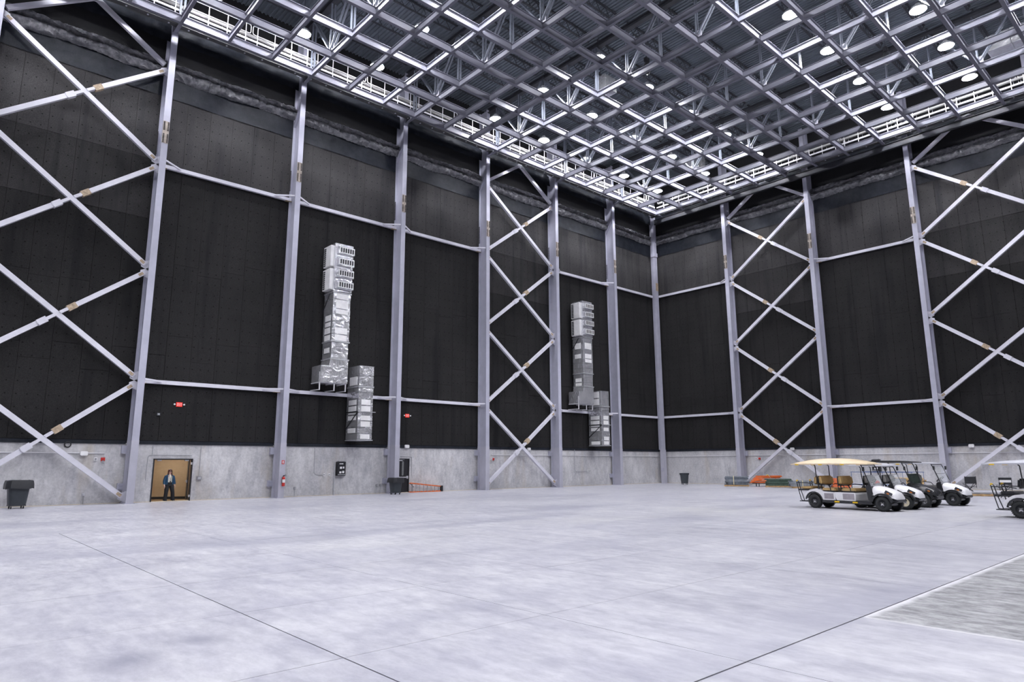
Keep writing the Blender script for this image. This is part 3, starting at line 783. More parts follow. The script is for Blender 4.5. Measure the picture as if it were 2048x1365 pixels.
def strobe(label, loc, rz, group='red fire alarm strobes'):
    t = thing('fire_strobe', label, 'fire alarm', loc, rz, group)
    MB().box(-.09, .09, -.05, 0, -.10, .08).build('back_box', 'red', t, bevel=.008)
    MB().box(-.05, .05, -.09, -.05, -.03, .04).build('strobe_lens', 'red', t)
    MB().lathe([(.025, 0), (.06, -.06)], 10, (0, -.04, -.12), 'y').build('horn', 'grey', t)
strobe('red fire strobe on the wall left of the doorway', (-46.85, WY, 2.17), 0)
strobe('red fire strobe on the wall in the middle crossed bay', (-21.42, WY, 2.2), 0)
strobe('red fire strobe on the end wall above the lumber stacks', (WX, -9.36, 2.2), -PI/2)
def small_box(name, label, x, z, w, h, mat='white', left=True, y=None, cat='junction box', d=.07):
    t = thing(name, label, cat, (x, WY, z) if left else (WX, y, z), 0 if left else -PI/2)
    MB().box(-w/2, w/2, -d, 0, -h/2, h/2).build('box', mat, t, bevel=.006); MB().box(-w*.3, w*.3, -d-.008, -d, -h*.3, h*.3).build('cover', 'grey' if mat == 'white' else 'galv', t); return t
small_box('alarm_box', 'small white box beside the red strobe left of doorway', -47.17, 2.17, .14, .17)
small_box('alarm_box', 'small white box beside the red strobe, middle crossed bay', -21.60, 2.2, .13, .16)
small_box('alarm_box', 'small white box beside the red strobe on end wall', 0, 2.2, .16, .18, left=False, y=-9.08)
small_box('pull_box', 'grey metal pull box right of the open doorway', -42.25, 1.17, .24, .19, 'grey', d=.10)
small_box('outlet_box', 'small grey outlet near the floor by the left bin', -47.53, .48, .13, .15, 'galv')
small_box('outlet_box', 'small grey outlet near the floor beside the extinguisher column', -36.83, .49, .12, .15, 'grey')
small_box('outlet_box', 'left of two grey floor outlets beside the bagged bin', -31.31, .53, .12, .14, 'grey')
small_box('outlet_box', 'right of two grey floor outlets beside the bagged bin', -31.05, .53, .12, .14, 'grey')
small_box('switch_box', 'left white switch box beside the black power panel', -35.02, 1.25, .11, .16)
small_box('switch_box', 'right white switch box beside the black power panel', -34.68, 1.25, .11, .16)
small_box('switch_box', 'left white switch box below the smaller duct', -10.92, 1.23, .12, .16)
small_box('switch_box', 'right white switch box below the smaller duct', -10.66, 1.23, .12, .16)
small_box('wall_sensor', 'dark grey square sensor left of the first EXIT sign', -44.54, 4.5, .17, .15, 'grey_bin', d=.12)
conduit('conduit', 'pale horizontal conduit on concrete at the left edge', [LW(-58, .04, 2.48), LW(-47.4, .04, 2.46), LW(-46.8, .04, 2.46), LW(-46.8, .04, 2.3)], .03, 'rail')
conduit('conduit', 'thin conduit wrapping over the open doorway', [LW(-44.84, .03, 1.1), LW(-44.83, .03, 2.26), LW(-44.78, .03, 2.36), LW(-44.66, .03, 2.39), LW(-42.70, .03, 2.39)])
conduit('conduit', 'short thin drop of conduit above the doorway corner', [LW(-44.63, .03, 2.40), LW(-44.62, .03, 3.05)])
conduit('conduit', 'thin conduit drop down to the grey pull box', [LW(-42.25, .03, 1.26), LW(-42.25, .03, 3.05)], .016)
conduit('conduit', 'bent conduit down to the switch boxes by the power panel', [LW(-35.67, .03, 3.0), LW(-35.65, .03, 1.4), LW(-35.55, .03, 1.28), LW(-35.45, .03, 1.25), LW(-35.09, .03, 1.25)], .017)
conduit('conduit', 'thick conduit from the floor to the power panel', [LW(-34.33, .06, 0), LW(-34.34, .06, 1.95)], .045)
conduit('conduit', 'bent thin conduit around the closed black door', [LW(-29.55, .03, 2.37), LW(-28.78, .03, 2.37), LW(-28.70, .03, 2.34), LW(-28.67, .03, 2.25), LW(-28.65, .03, 1.1)])
conduit('conduit', 'thin conduit drop to the outlet by extinguisher column', [LW(-36.83, .03, 0), LW(-36.83, .03, .43)], .014)
conduit('conduit', 'left floor conduit of the outlet pair by bagged bin', [LW(-31.31, .03, 0), LW(-31.31, .03, .47)], .016)
conduit('conduit', 'right floor conduit of the outlet pair by bagged bin', [LW(-31.05, .03, 0), LW(-31.05, .03, .47)], .016)
conduit('conduit', 'left floor conduit of the outlet by left bin', [LW(-47.57, .03, 0), LW(-47.57, .03, .42)], .016)
conduit('conduit', 'right floor conduit of the outlet by left bin', [LW(-47.49, .03, 0), LW(-47.49, .03, .42)], .016)
conduit('conduit', 'bent conduit below the smaller duct to two switches', [LW(-12.58, .10, 3.0), LW(-12.59, .10, 1.36), LW(-12.5, .09, 1.24), LW(-12.35, .06, 1.22), LW(-11.0, .03, 1.22)], .018)
conduit('conduit', 'long horizontal conduit on concrete, middle bays to corner', [LW(-21.6, .04, 2.5), LW(WX+.1, .04, 2.48)], .028, 'rail')
conduit('conduit', 'long horizontal conduit on the end wall behind carts', [(WX-.04, .4, 2.46), (WX-.04, -34, 2.46)], .03, 'rail')
def cable_coil():
    b = MB()
    for i, (r, y) in enumerate(((.13, .03), (.125, .05), (.12, .07), (.14, .05))):
        b.tube([(-48.4+r*math.cos(a*PI/10), WY-y, 2.87+r*math.sin(a*PI/10)) for a in range(20)], .018, 6, closed=True)
    tag(b.build('cable_coil', 'black', None, smooth=True), 'black cable coil hung on the wall at left', 'cable')
cable_coil()
def power_panel(label, loc, rz):
    t = thing('power_panel', label, 'panel', loc, rz)
    MB().box(-.29, .29, -.22, 0, -.43, .43).build('cabinet', 'blackmetal', t, bevel=.01)
    for (x, z, w, h) in ((-.04, .06, .14, .13), (.14, .07, .10, .12), (-.07, -.22, .13, .12), (.12, -.2, .14, .14), (-.02, .3, .26, .05)):
        MB().box(x-w/2, x+w/2, -.228, -.22, z-h/2, z+h/2).build('label_plate', 'white', t)
    b = MB()
    for k in range(5): b.lathe([(.035, -.22), (.035, -.27)], 10, (-.2+k*.1, 0, -.36), 'y')
    b.build('socket_row', 'galv', t)
    MB().box(-.2, .2, -.2, -.02, .43, .47).build('top_cover', 'grey', t)
power_panel('black power panel with white labels on the ducted wall', (-33.95, WY, 1.60), 0)
power_panel('black power panel with white labels behind the carts', (WX, -18.62, 1.62), -PI/2)
def extinguisher():
    t = thing('fire_extinguisher', 'red fire extinguisher hung on a grey column', 'fire extinguisher', (LCOL[2]+.07, -D/2-.10, .66))
    MB().lathe([(.0, 0), (.075, 0), (.085, .02), (.085, .42), (.07, .49), (.03, .53), (.03, .56)], 18).build('cylinder', 'red', t, smooth=True)
    MB().lathe([(.087, .20), (.087, .38)], 18, cap=False).build('white_label', 'white', t, smooth=True)
    b = MB().box(-.03, .03, -.03, .03, .55, .60); b.bar((-.02, 0, .60), (.14, 0, .63), .025, .02); b.bar((-.02, 0, .58), (.13, 0, .585), .025, .02)
    b.build('valve_handle', 'blackmetal', t)
    MB().tube([(-.03, 0, .57), (-.10, -.02, .50), (-.105, -.02, .3), (-.10, -.02, .15)], .012, 6).build('hose', 'black', t)
    MB().box(-.04, .04, .08, .10, .1, .5).build('bracket', 'grey', t)
    s = thing('extinguisher_sign', 'small red and white sign above the extinguisher', 'sign', (LCOL[2]+.02, -D/2-.012, 2.0))
    MB().box(-.075, .075, -.008, 0, -.11, .11).build('plate', 'red', s); MB().box(-.03, .03, -.012, -.008, -.07, .08).build('arrow', 'white', s)
extinguisher()
def trash_bin(label, loc, s, rz, bag):
    t = thing('trash_bin', label, 'trash bin', loc, rz, 'wheeled trash bins')
    def sq(w, z, r=.25):
        pts = []
        for q in range(4):
            for k in range(4):
                a = q*PI/2+k*PI/8; cx = (w/2-w*r)*(1 if q in (0, 3) else -1); cy = (w/2-w*r)*(1 if q < 2 else -1)
                pts.append(Vector((cx+w*r*math.cos(a), cy+w*r*math.sin(a), z))*1.0)
        return [(p.x*s, p.y*s, p.z*s) for p in pts]
    MB().loft([sq(.56, .14), sq(.58, .2), sq(.74, 1.02), sq(.74, 1.04)]).build('tub', 'grey_bin', t, smooth=True)
    rg = [sq(.755, .78) if bag else sq(.78, .96), sq(.82, .99), sq(.82, 1.07), sq(.70, 1.08), sq(.68, 1.0)]
    MB().loft(rg, cap=False).build('rim', 'grey_bin', t, smooth=True)
    if bag:
        rings = []
        for z, w, am in ((1.10, .80, .01), (1.08, .88, .02), (.95, .93, .03), (.78, .95, .05)):
            rg = sq(w, z)
            rings.append([(p[0]*(1+am*math.sin(i*2.3)), p[1]*(1+am*math.cos(i*1.7)), p[2]+am*.6*math.sin(i*1.9)) for i, p in enumerate(rg)])
        MB().loft(rings, cap=False).build('bag_skirt', 'black', t, smooth=True)
    for sx in (-1, 1):
        MB().box(sx*.40*s-.03, sx*.40*s+.03, -.1*s, .1*s, .9*s, .96*s).build('handle', 'grey_bin', t)
    MB().box(-.27*s, .27*s, -.27*s, .27*s, .11*s, .15*s).build('dolly', 'black', t)
    for sx in (-1, 1):
        for sy in (-1, 1):
            MB().lathe([(.05*s, -.02), (.05*s, .02)], 12, (sx*.2*s, sy*.2*s, .05*s), 'x').build('caster', 'black', t)
M['grey_bin'] = simple('bin_grey', (.035, .042, .05), .5)
trash_bin('large dark trash bin on casters at the left edge', (-50.25, -.75, 0), 1.12, R(4), True)
trash_bin('dark bagged trash bin in front of the closed black door', (-31.10, -1.35, 0), .93, R(10), True)
trash_bin('small dark trash bin near the far corner', (-3.1, -3.75, 0), .92, R(-40), False)
def ladder():
    t = thing('step_ladder', 'orange step ladder lying on its side along the wall', 'ladder', (-27.7, .25, 0))
    x0, x1 = -1.27, 1.25
    MB().bar((x0, 0, .03), (x1, 0, .03), .07, .05).build('rail', 'orange', t)
    MB().bar((x0, 0, .63), (x1, 0, .36), .07, .05).build('rail', 'orange', t)
    MB().bar((x0, .12, .05), (x1, .05, .06), .03, .04).build('rear_rail', 'orange', t)
    MB().bar((x0, .12, .60), (x1, .05, .33), .03, .04).build('rear_rail', 'orange', t)
    n = 8
    for i in range(n):
        f = (i+.6)/n; x = x0+(x1-x0)*f*.97; zt = .63-.27*f
        MB().bar((x, 0, .05), (x, 0, zt-.03), .03, .09, (0, 1, 0)).build('step', 'galv', t)
    MB().box(x1-.02, x1+.12, -.09, .09, .01, .40).build('top_cap', 'blackmetal', t)
    for i in range(3): x = x0+.3+i*.35; MB().bar((x, .0, .05), (x+.16, .1, .2), .02, .02).build('spreader', 'galv', t)
    MB().bar((x0, 0, .60), (x0+.3, 0, .35), .02, .03).build('foot_brace', 'blackmetal', t)
ladder()

# ================================================================= PERSON IN THE DOORWAY
M['skin'] = simple('skin', (.62, .40, .32), .55, 0, .05)
M['denim'] = simple('denim_jacket', (.016, .06, .12), .8, 0, .2, 20)
M['shirt'] = simple('cream_shirt', (.72, .68, .60), .8, 0, .08, 20)
M['pants'] = simple('black_trousers', (.010, .010, .013), .8)
M['hair'] = simple('auburn_hair', (.09, .028, .016), .5, 0, .3, 20)
def person():
    t = thing('person', 'person in blue denim jacket and black trousers standing in the open doorway', 'person', (-43.62, WY+.22, 0), R(6))
    # body: skinned skeleton (x to the viewer's right, -y towards the viewer)
    V = [((-.02, 0, .86), .115), ((-.03, 0, 1.02), .105), ((-.035, 0, 1.16), .125), ((-.04, 0, 1.30), .085), ((-.035, -.01, 1.385), .05), ((-.03, -.02, 1.45), .062), ((-.025, -.025, 1.53), .082), ((-.025, -.02, 1.60), .06),
         ((-.13, 0, .83), .085), ((-.15, -.03, .46), .058), ((-.17, 0, .09), .042), ((-.175, -.11, .045), .035),
         ((.10, 0, .83), .085), ((.16, -.05, .46), .058), ((.21, -.02, .09), .042), ((.225, -.13, .045), .035),
         ((-.19, 0, 1.31), .055), ((-.27, .0, 1.06), .042), ((-.285, -.06, .83), .032), ((-.285, -.09, .77), .034),
         ((.13, 0, 1.31), .055), ((.20, .0, 1.06), .042), ((.225, -.06, .83), .032), ((.23, -.09, .77), .034)]
    E = [(0, 1), (1, 2), (2, 3), (3, 4), (4, 5), (5, 6), (6, 7), (0, 8), (8, 9), (9, 10), (10, 11), (0, 12), (12, 13), (13, 14), (14, 15), (3, 16), (16, 17), (17, 18), (18, 19), (3, 20), (20, 21), (21, 22), (22, 23)]
    # five fingers per hand, rooted in the palm
    for side, root in ((-1, 19), (1, 23)):
        bx, by, bz = V[root][0]
        for i, (dy, ln) in enumerate(((-.030, .055), (-.010, .072), (.010, .078), (.030, .068))):
            k = len(V)
            V.append(((bx+side*.004, by+dy*.9, bz-.045), .0095)); V.append(((bx+side*.002, by+dy-.006, bz-.045-ln*.5), .009)); V.append(((bx-side*.008, by+dy-.014, bz-.045-ln*.95), .0075))
            E += [(root, k), (k, k+1), (k+1, k+2)]
        k = len(V); V.append(((bx-side*.004, by-.045, bz-.008), .011)); V.append(((bx-side*.012, by-.066, bz-.045), .009)); E += [(root, k), (k, k+1)]
    me = bpy.data.meshes.new('body'); me.from_pydata([v for v, r in V], E, []); me.materials.append(M['skin'])
    o = bpy.data.objects.new('body', me); COL.objects.link(o); o.parent = t
    md = o.modifiers.new('skin', 'SKIN'); md.use_smooth_shade = True
    if not me.skin_vertices: pass
    for i, (v, r) in enumerate(V): me.skin_vertices[0].data[i].radius = (r, r)
    me.skin_vertices[0].data[0].use_root = True
    sb = o.modifiers.new('sub', 'SUBSURF'); sb.levels = 1; sb.render_levels = 2
    def ell(cx, cy, z, rx, ry, n=18, a0=0, a1=2*PI): return [(cx+rx*math.cos(a0+(a1-a0)*k/n), cy+ry*math.sin(a0+(a1-a0)*k/n), z) for k in range(n)]
    # trousers
    b = MB(); b.loft([ell(-.02, 0, .98, .165, .12), ell(-.02, 0, .92, .185, .13), ell(-.02, 0, .80, .20, .135)], cap=False)
    for s, pts in ((-1, [(-.115, 0, .84, .115), (-.14, -.02, .62, .105), (-.155, -.03, .44, .092), (-.165, -.01, .22, .092), (-.172, 0, .05, .098)]), (1, [(.085, 0, .84, .115), (.13, -.03, .62, .105), (.165, -.05, .44, .092), (.19, -.03, .22, .092), (.212, -.02, .05, .098)])):
        b.loft([ell(x, y, z, r, r*1.1) for x, y, z, r in pts])
    b.build('trousers', 'pants', t, smooth=True)
    # shirt (front panel round the torso) and open jacket
    b = MB(); b.loft([ell(-.025, 0, .90, .165, .118), ell(-.03, 0, 1.05, .155, .112), ell(-.035, 0, 1.22, .168, .118), ell(-.038, 0, 1.33, .12, .09), ell(-.036, -.005, 1.385, .062, .06)]); b.build('shirt', 'shirt', t, smooth=True)
    g = R(52); b = MB(); rings = []
    for z, rx, ry in ((.86, .225, .16), (1.0, .21, .15), (1.15, .215, .155), (1.28, .225, .145), (1.345, .17, .115), (1.40, .085, .085)):
        rings.append(ell(-.035, 0, z, rx, ry, 24, -PI/2+g*(.55 if z < 1.3 else .5), 1.5*PI-g*(.35 if z < 1.3 else .5)))
    b.loft(rings, cap=False, closed=False)
    for pts in ([(-.20, 0, 1.325, .07), (-.255, 0, 1.18, .068), (-.285, 0, 1.04, .062), (-.295, -.05, .88, .055)], [(.135, 0, 1.325, .07), (.185, 0, 1.18, .068), (.215, 0, 1.04, .062), (.235, -.05, .88, .055)]):
        b.loft([ell(x, y, z, r, r*1.15, 12) for x, y, z, r in pts])
    b.build('jacket', 'denim', t, smooth=True)
    # hair: long bob around head, open to the face
    b = MB(); rings = []
    for z, r in ((1.30, .095), (1.36, .118), (1.46, .112), (1.54, .110), (1.585, .106), (1.63, .085), (1.665, .02)):
        op = R(75) if z < 1.5 else R(60) if z < 1.56 else R(4)
        rings.append(ell(-.025, .005, z, r, r*1.08, 22, -PI/2+op*.5, 1.5*PI-op*.5))
    b.loft(rings, cap=False, closed=False); h = b.build('hair', 'hair', t, smooth=True)
    sm = h.modifiers.new('thick', 'SOLIDIFY'); sm.thickness = .02
    b = MB()
    for s in (-1, 1): b.box(-.025+s*.036-.027, -.025+s*.036+.027, -.118, -.10, 1.515, 1.55)
    b.box(-.09, .04, -.11, -.10, 1.538, 1.548); b.build('sunglasses', 'blackmetal', t)
    b = MB(); b.loft([ell(-.025, -.10, 1.525, .008, .01, 8), ell(-.025, -.112, 1.495, .014, .018, 8), ell(-.025, -.10, 1.485, .01, .008, 8)]); b.build('nose', 'skin', t, smooth=True)
    MB().box(-.048, -.002, -.105, -.095, 1.452, 1.462).build('mouth', 'red', t)
    b = MB(); b.tube([(-.085, -.085, 1.36), (-.05, -.135, 1.15), (-.03, -.135, 1.05), (-.01, -.135, 1.15), (.02, -.085, 1.36)], .006, 6)
    b.box(-.06, .0, -.145, -.135, .96, 1.05); b.build('lanyard', 'blackmetal', t)
    for x, y in ((-.175, -.05), (.22, -.07)):
        MB().loft([[(x+sx*.045, y+fy, z) for sx, fy in ((-1, -.13), (-.6, -.16), (.6, -.16), (1, -.13), (1, .08), (-1, .08))] for z in (0, .03)]+[[(x+sx*.04, y+fy, .08) for sx, fy in ((-1, -.08), (-.6, -.1), (.6, -.1), (1, -.08), (1, .07), (-1, .07))]]).build('shoe', 'pants', t, smooth=True)
person()
# ================================================================= GOLF CARTS
M['cartwhite'] = simple('cart_white', (.78, .77, .80), .3, 0, .03)
M['cartblack'] = simple('cart_black', (.028, .029, .033), .22)
M['tanseat'] = simple('tan_vinyl', (.52, .36, .16), .5, 0, .1, 8)
M['greyseat'] = simple('grey_vinyl', (.33, .32, .31), .5, 0, .1, 8)
M['roofbeige'] = simple('roof_beige', (.72, .58, .40), .35, 0, .06, 2)
M['roofwhite'] = simple('roof_white', (.50, .50, .55), .4, 0, .04, 2)
M['tyre'] = simple('tyre_rubber', (.020, .022, .024), .75, 0, .2, 20)
M['cream'] = simple('cream_rim', (.72, .65, .50), .4)
M['chrome'] = simple('chrome_rim', (.62, .62, .64), .2, .9)
M['amber'] = simple('amber_lens', (.70, .22, .03), .2)
M['lens'] = simple('headlight_lens', (.06, .06, .07), .08)
M['trimgrey'] = simple('panel_grey', (.36, .33, .36), .3, .2)
def wheel_meshes(style):
    r = .28; wd = .2
    prof = [(.155, -wd/2+.02), (.20, -wd/2), (.25, -wd/2+.01), (r, -wd/2+.045), (r+.003, 0), (r, wd/2-.045), (.25, wd/2-.01), (.20, wd/2), (.155, wd/2-.02)]
    ty = MB().lathe(prof, 28, (0, 0, 0), 'y', cap=False)
    for k in range(28):                      # tread lugs
        a = 2*PI*k/28
        for s in (-1, 1):
            c = Vector((math.cos(a), 0, math.sin(a))); p = c*(r+.002)+Vector((0, s*.05, 0)); q = c*(r+.002)+Vector((0, s*.095, 0))
            ty.bar(p, q, .03, .012, c)
    tm = ty.mesh('tire', 'tyre', smooth=True)
    mat = {'black': 'cartblack', 'cream': 'cream', 'chrome': 'chrome'}[style]
    rb = MB().lathe([(.158, -.085), (.15, -.07), (.12, -.035 if style != 'cream' else -.06), (.05, -.05), (.0, -.055)], 24, (0, 0, 0), 'y', cap=False)
    rb.lathe([(.158, .085), (.15, .07), (.0, .05)], 24, (0, 0, 0), 'y', cap=False)
    if style == 'chrome':
        for k in range(7):
            a = 2*PI*k/7; rb.bar((.04*math.cos(a), -.075, .04*math.sin(a)), (.15*math.cos(a), -.08, .15*math.sin(a)), .03, .03, (0, 1, 0))
    rm = rb.mesh('rim', mat, smooth=True)
    hb = MB().lathe([(.05, -.05), (.045, -.075), (.02, -.085), (0, -.085)], 14, (0, 0, 0), 'y', cap=False)
    if style == 'black':
        for k in range(4): a = PI/4+k*PI/2; hb.bar((.03*math.cos(a), -.06, .03*math.sin(a)), (.075*math.cos(a), -.055, .075*math.sin(a)), .03, .02, (0, 1, 0))
    hm = hb.mesh('hub', 'chrome' if style != 'chrome' else 'cartblack', smooth=True)
    return tm, rm, hm
WM = {s: wheel_meshes(s) for s in ('black', 'cream', 'chrome')}
def pad(name, mat, par, cx, cz, ln, ht, w, tilt=0, y=0, bev=.04):
    b = MB().box(-ln/2, ln/2, -w/2, w/2, -ht/2, ht/2)
    o = b.build(name, mat, par, bevel=bev, smooth=True); o.location = (cx, y, cz); o.rotation_euler = (0, tilt, 0); return o
def cart(label, loc, rz, wb, body, seat, roof, rim, rows, rear, roof_span, shield, roof_z=1.78, crown=.22, markers=(), side=True, wheel_z=0, seat_black=False):
    t = thing('golf_cart', label, 'golf cart', loc, rz, 'parked golf carts')
    tr = .46; TM, RM, HM = WM[rim]
    for x in (0, wb):
        for s in (-1, 1):
            wq = inst('wheel', TM, t, (x, s*tr, .283), (0, 0, 0 if s < 0 else PI))
            inst('rim', RM, wq); inst('hub', HM, wq)
    W = .55
    # rear body with wheel arch
    arch = [(.36*math.cos(a), .28+.36*math.sin(a)) for a in [PI*k/10 for k in range(1, 10)]]
    xe = rows[-1][0]+.62
    poly = [(-.46, .42), (-.45, .52), (-.36, .64), (-.16, .75), (.12, .80), (.34, .74), (.42, .69), (rows[0][0]+.56, .66), (rows[0][0]+.57, .34), (.37, .34)]+arch+[(-.38, .38)]
    MB().prism(poly, -W, W, 'y').build('rear_body', body, t, bevel=.02)
    if len(rows) > 1:
        a, c = rows[0][0]+.62, rows[1][0]+.56
        MB().prism([(a, .34), (c, .34), (c+.02, .62), (c-.02, .67), (a-.1, .67), (a-.06, .5)], -W, W, 'y').build('seat_pod', body, t, bevel=.02)
        MB().box(a+.27, c-.04, -W-.006, -W, .40, .63).build('side_panel', 'trimgrey', t); MB().box(rows[0][0]+.1, rows[0][0]+.5, -W-.006, -W, .40, .62).build('side_panel', 'trimgrey', t)
    b = MB().box(.36, wb-.36, -W-.02, W+.02, .25, .33); b.box(-.3, wb+.2, -.28, .28, .22, .3); b.build('chassis', 'cartblack', t)
    MB().prism([(xe-.1, .33), (wb-.42, .33), (wb-.30, .55), (wb-.34, .56), (wb-.48, .37), (xe-.1, .37)], -W+.02, W-.02, 'y').build('floor_pan', 'cartblack', t)
    # seats
    for x, has in rows:
        MB().box(x-.02, x+.52, -W+.03, W-.03, .62, .72).build('seat_base', 'cartblack', t)
        pad('seat_cushion', seat, t, x+.27, .765, .58, .13, 1.02)
        pad('backrest', seat, t, x-.10, 1.14, .12, .36, .98, R(-10), bev=.055)
        MB().box(x-.19, x-.145, -.46, .46, .92, 1.30).build('back_shell', 'cartblack', t)
        for s in (-1, 1):
            MB().tube([(x-.12, s*.50, .70), (x-.14, s*.51, .94), (x+.0, s*.52, .98), (x+.28, s*.52, .95), (x+.36, s*.52, .86), (x+.38, s*.51, .70)], .018, 8).build('armrest', 'cartblack', t, smooth=True)
            MB().bar((x-.1, s*.3, .7), (x-.17, s*.3, 1.0), .04, .03).build('back_support', 'cartblack', t)
    # front cowl
    rings = []
    for x, zb, zt, w in ((wb-.48, .62, .95, .45), (wb-.36, .60, .96, .48), (wb-.10, .58, .915, .48), (wb+.15, .55, .84, .46), (wb+.36, .50, .74, .42), (wb+.45, .46, .62, .34)):
        rings.append([(x, w*math.cos(a)*(1 if math.sin(a) < .3 else .94), zb+(zt-zb)*(max(0, math.sin(a))**.55)) if math.sin(a) >= 0 else (x, w*math.cos(a), zb) for a in [PI*k/10 for k in range(11)]]+[(x, -w*.6, zb-.02), (x, w*.6, zb-.02)])
    MB().loft(rings).build('hood', body, t, smooth=True)
    MB().prism([(wb-.56, .40), (wb-.44, .36), (wb-.36, .60), (wb-.42, .97), (wb-.55, 1.0), (wb-.62, .90)], -.48, .48, 'y').build('dashboard', 'cartblack', t, bevel=.02)
    for s in (-1, 1):
        b = MB()
        for k in range(10):
            a0, a1 = R(12+k*15.6), R(12+(k+1)*15.6)
            p = [(wb+.375*math.cos(a), s*.45, .28+.375*math.sin(a)) for a in (a0, a1)]
            b.bar(p[0], p[1], .24, .06, (math.cos((a0+a1)/2), 0, math.sin((a0+a1)/2)))
        b.build('front_fender', 'cartblack' if body != 'cartblack' else 'cartblack', t)
        b = MB()
        for k in range(9):
            a0, a1 = R(10+k*17.7), R(10+(k+1)*17.7)
            b.bar((.375*math.cos(a0), s*.555, .28+.375*math.sin(a0)), (.375*math.cos(a1), s*.555, .28+.375*math.sin(a1)), .03, .045, (math.cos((a0+a1)/2), 0, math.sin((a0+a1)/2)))
        b.build('rear_fender_trim', 'cartblack', t)
        b = MB().prism([(wb+.08, .70), (wb+.34, .60), (wb+.38, .68), (wb+.14, .80)], s*.45-.022, s*.45+.022, 'y'); b.build('headlight', 'lens', t)
        MB().prism([(wb+.17, .675), (wb+.26, .64), (wb+.27, .685), (wb+.19, .71)], s*.474-.006, s*.474+.006, 'y').build('turn_signal', 'amber', t)
    b = MB(); b.box(wb+.34, wb+.46, -.36, .36, .34, .47); b.bar((wb+.46, -.30, .40), (wb+.46, .30, .40), .05, .07); b.build('front_bumper', 'cartblack', t, bevel=.02)
    MB().box(wb+.40, wb+.425, -.12, .12, .52, .555).build('hood_badge', 'cartblack', t)
    # steering
    b = MB(); c = Vector((wb-.72, .26, 1.10)); ax = Vector((-.62, 0, .78)).normalized(); e1 = Vector((0, 1, 0)); e2 = ax.cross(e1)
    b.tube([c+e1*(.17*math.cos(a))+e2*(.17*math.sin(a)) for a in [2*PI*k/18 for k in range(18)]], .015, 6, closed=True)
    for a in (0, 2.2, 4.1): b.bar(c, c+e1*(.165*math.cos(a))+e2*(.165*math.sin(a)), .03, .015, ax)
    b.tube([c, c-ax*.42], .022, 8); b.build('steering_wheel', 'cartblack', t, smooth=True)
    # roof and posts
    r0, r1 = roof_span; n = 16; rings = []; hw = .62
    for i in range(n+1):
        u = i/n; x = r0+(r1-r0)*u; k = max(0, 1-(2*u-1)**2); zt = roof_z+.03+crown*k**.8; wv = hw*(1 if .05 < u < .95 else .88)
        zb = roof_z-.01
        rings.append([(x, -wv, zb), (x, wv, zb), (x, wv, zb+.035+.02*k), (x, wv*.72, zb+.04+(zt-zb-.04)*.72), (x, wv*.3, zt), (x, -wv*.3, zt), (x, -wv*.72, zb+.04+(zt-zb-.04)*.72), (x, -wv, zb+.035+.02*k)])
    rf = MB().loft(rings).build('roof', roof, t, smooth=True)
    for u in markers:
        x = r0+(r1-r0)*u
        for s in (-1, 1): MB().box(x-.085, x+.085, s*(hw-.02)-.025, s*(hw-.02)+.025, roof_z-.03, roof_z+.02).build('marker', 'yellow', rf, bevel=.008)
    for s in (-1, 1):
        MB().tube([(wb-.36, s*.47, .62), (wb-.42, s*.49, .98), (wb-.66, s*.51, roof_z-.12), (wb-.72, s*.50, roof_z)], .02, 8).build('roof_post', 'cartblack', t, smooth=True)
        rp = [(rows[0][0]-.16, .72)]
        if len(rows) > 1: rp = [(rows[0][0]-.16, .72), (rows[0][0]+.02, .72)][:1]
        for x, z in rp:
            MB().tube([(x, s*.47, z), (x-.06, s*.49, 1.3), (x-.08, s*.50, roof_z-.06), (x-.14, s*.48, roof_z)], .02, 8).build('roof_post', 'cartblack', t, smooth=True)
    MB().bar((wb-.70, -.5, roof_z-.03), (wb-.70, .5, roof_z-.03), .03, .03).build('roof_crossbar', 'cartblack', t)
    if shield:
        x0, z0, x1, z1 = wb-.42, .95, wb-.54, 1.36
        MB().prism([(x0, z0), (x0+.012, z0), (x1+.012, z1), (x1, z1)], -.46, .46, 'y').build('windshield', 'smoked' if shield == 'smoked' else 'acrylic', t)
        if shield == 'full': MB().prism([(x1, z1+.02), (x1+.012, z1+.02), (wb-.665, roof_z-.04), (wb-.677, roof_z-.04)], -.46, .46, 'y').build('windshield', 'acrylic', t)
        b = MB(); b.bar((x0, -.46, z0), (x0, .46, z0), .025, .03); b.bar((x1, -.46, z1), (x1, .46, z1), .02, .02)
        for s in (-1, 1): b.box(x0-.02, x0+.03, s*.36-.03, s*.36+.03, z0+.05, z0+.1)
        b.build('windshield_frame', 'galv' if shield != 'smoked' else 'cartblack', t)
    if side:
        for s in (-1, 1):
            m = MB().box(wb-.60, wb-.55, s*.60-.06, s*.60+.06, 1.52, 1.68); m.bar((wb-.56, s*.50, 1.55), (wb-.57, s*.58, 1.6), .02, .02); m.build('side_mirror', 'cartblack', t, bevel=.01)
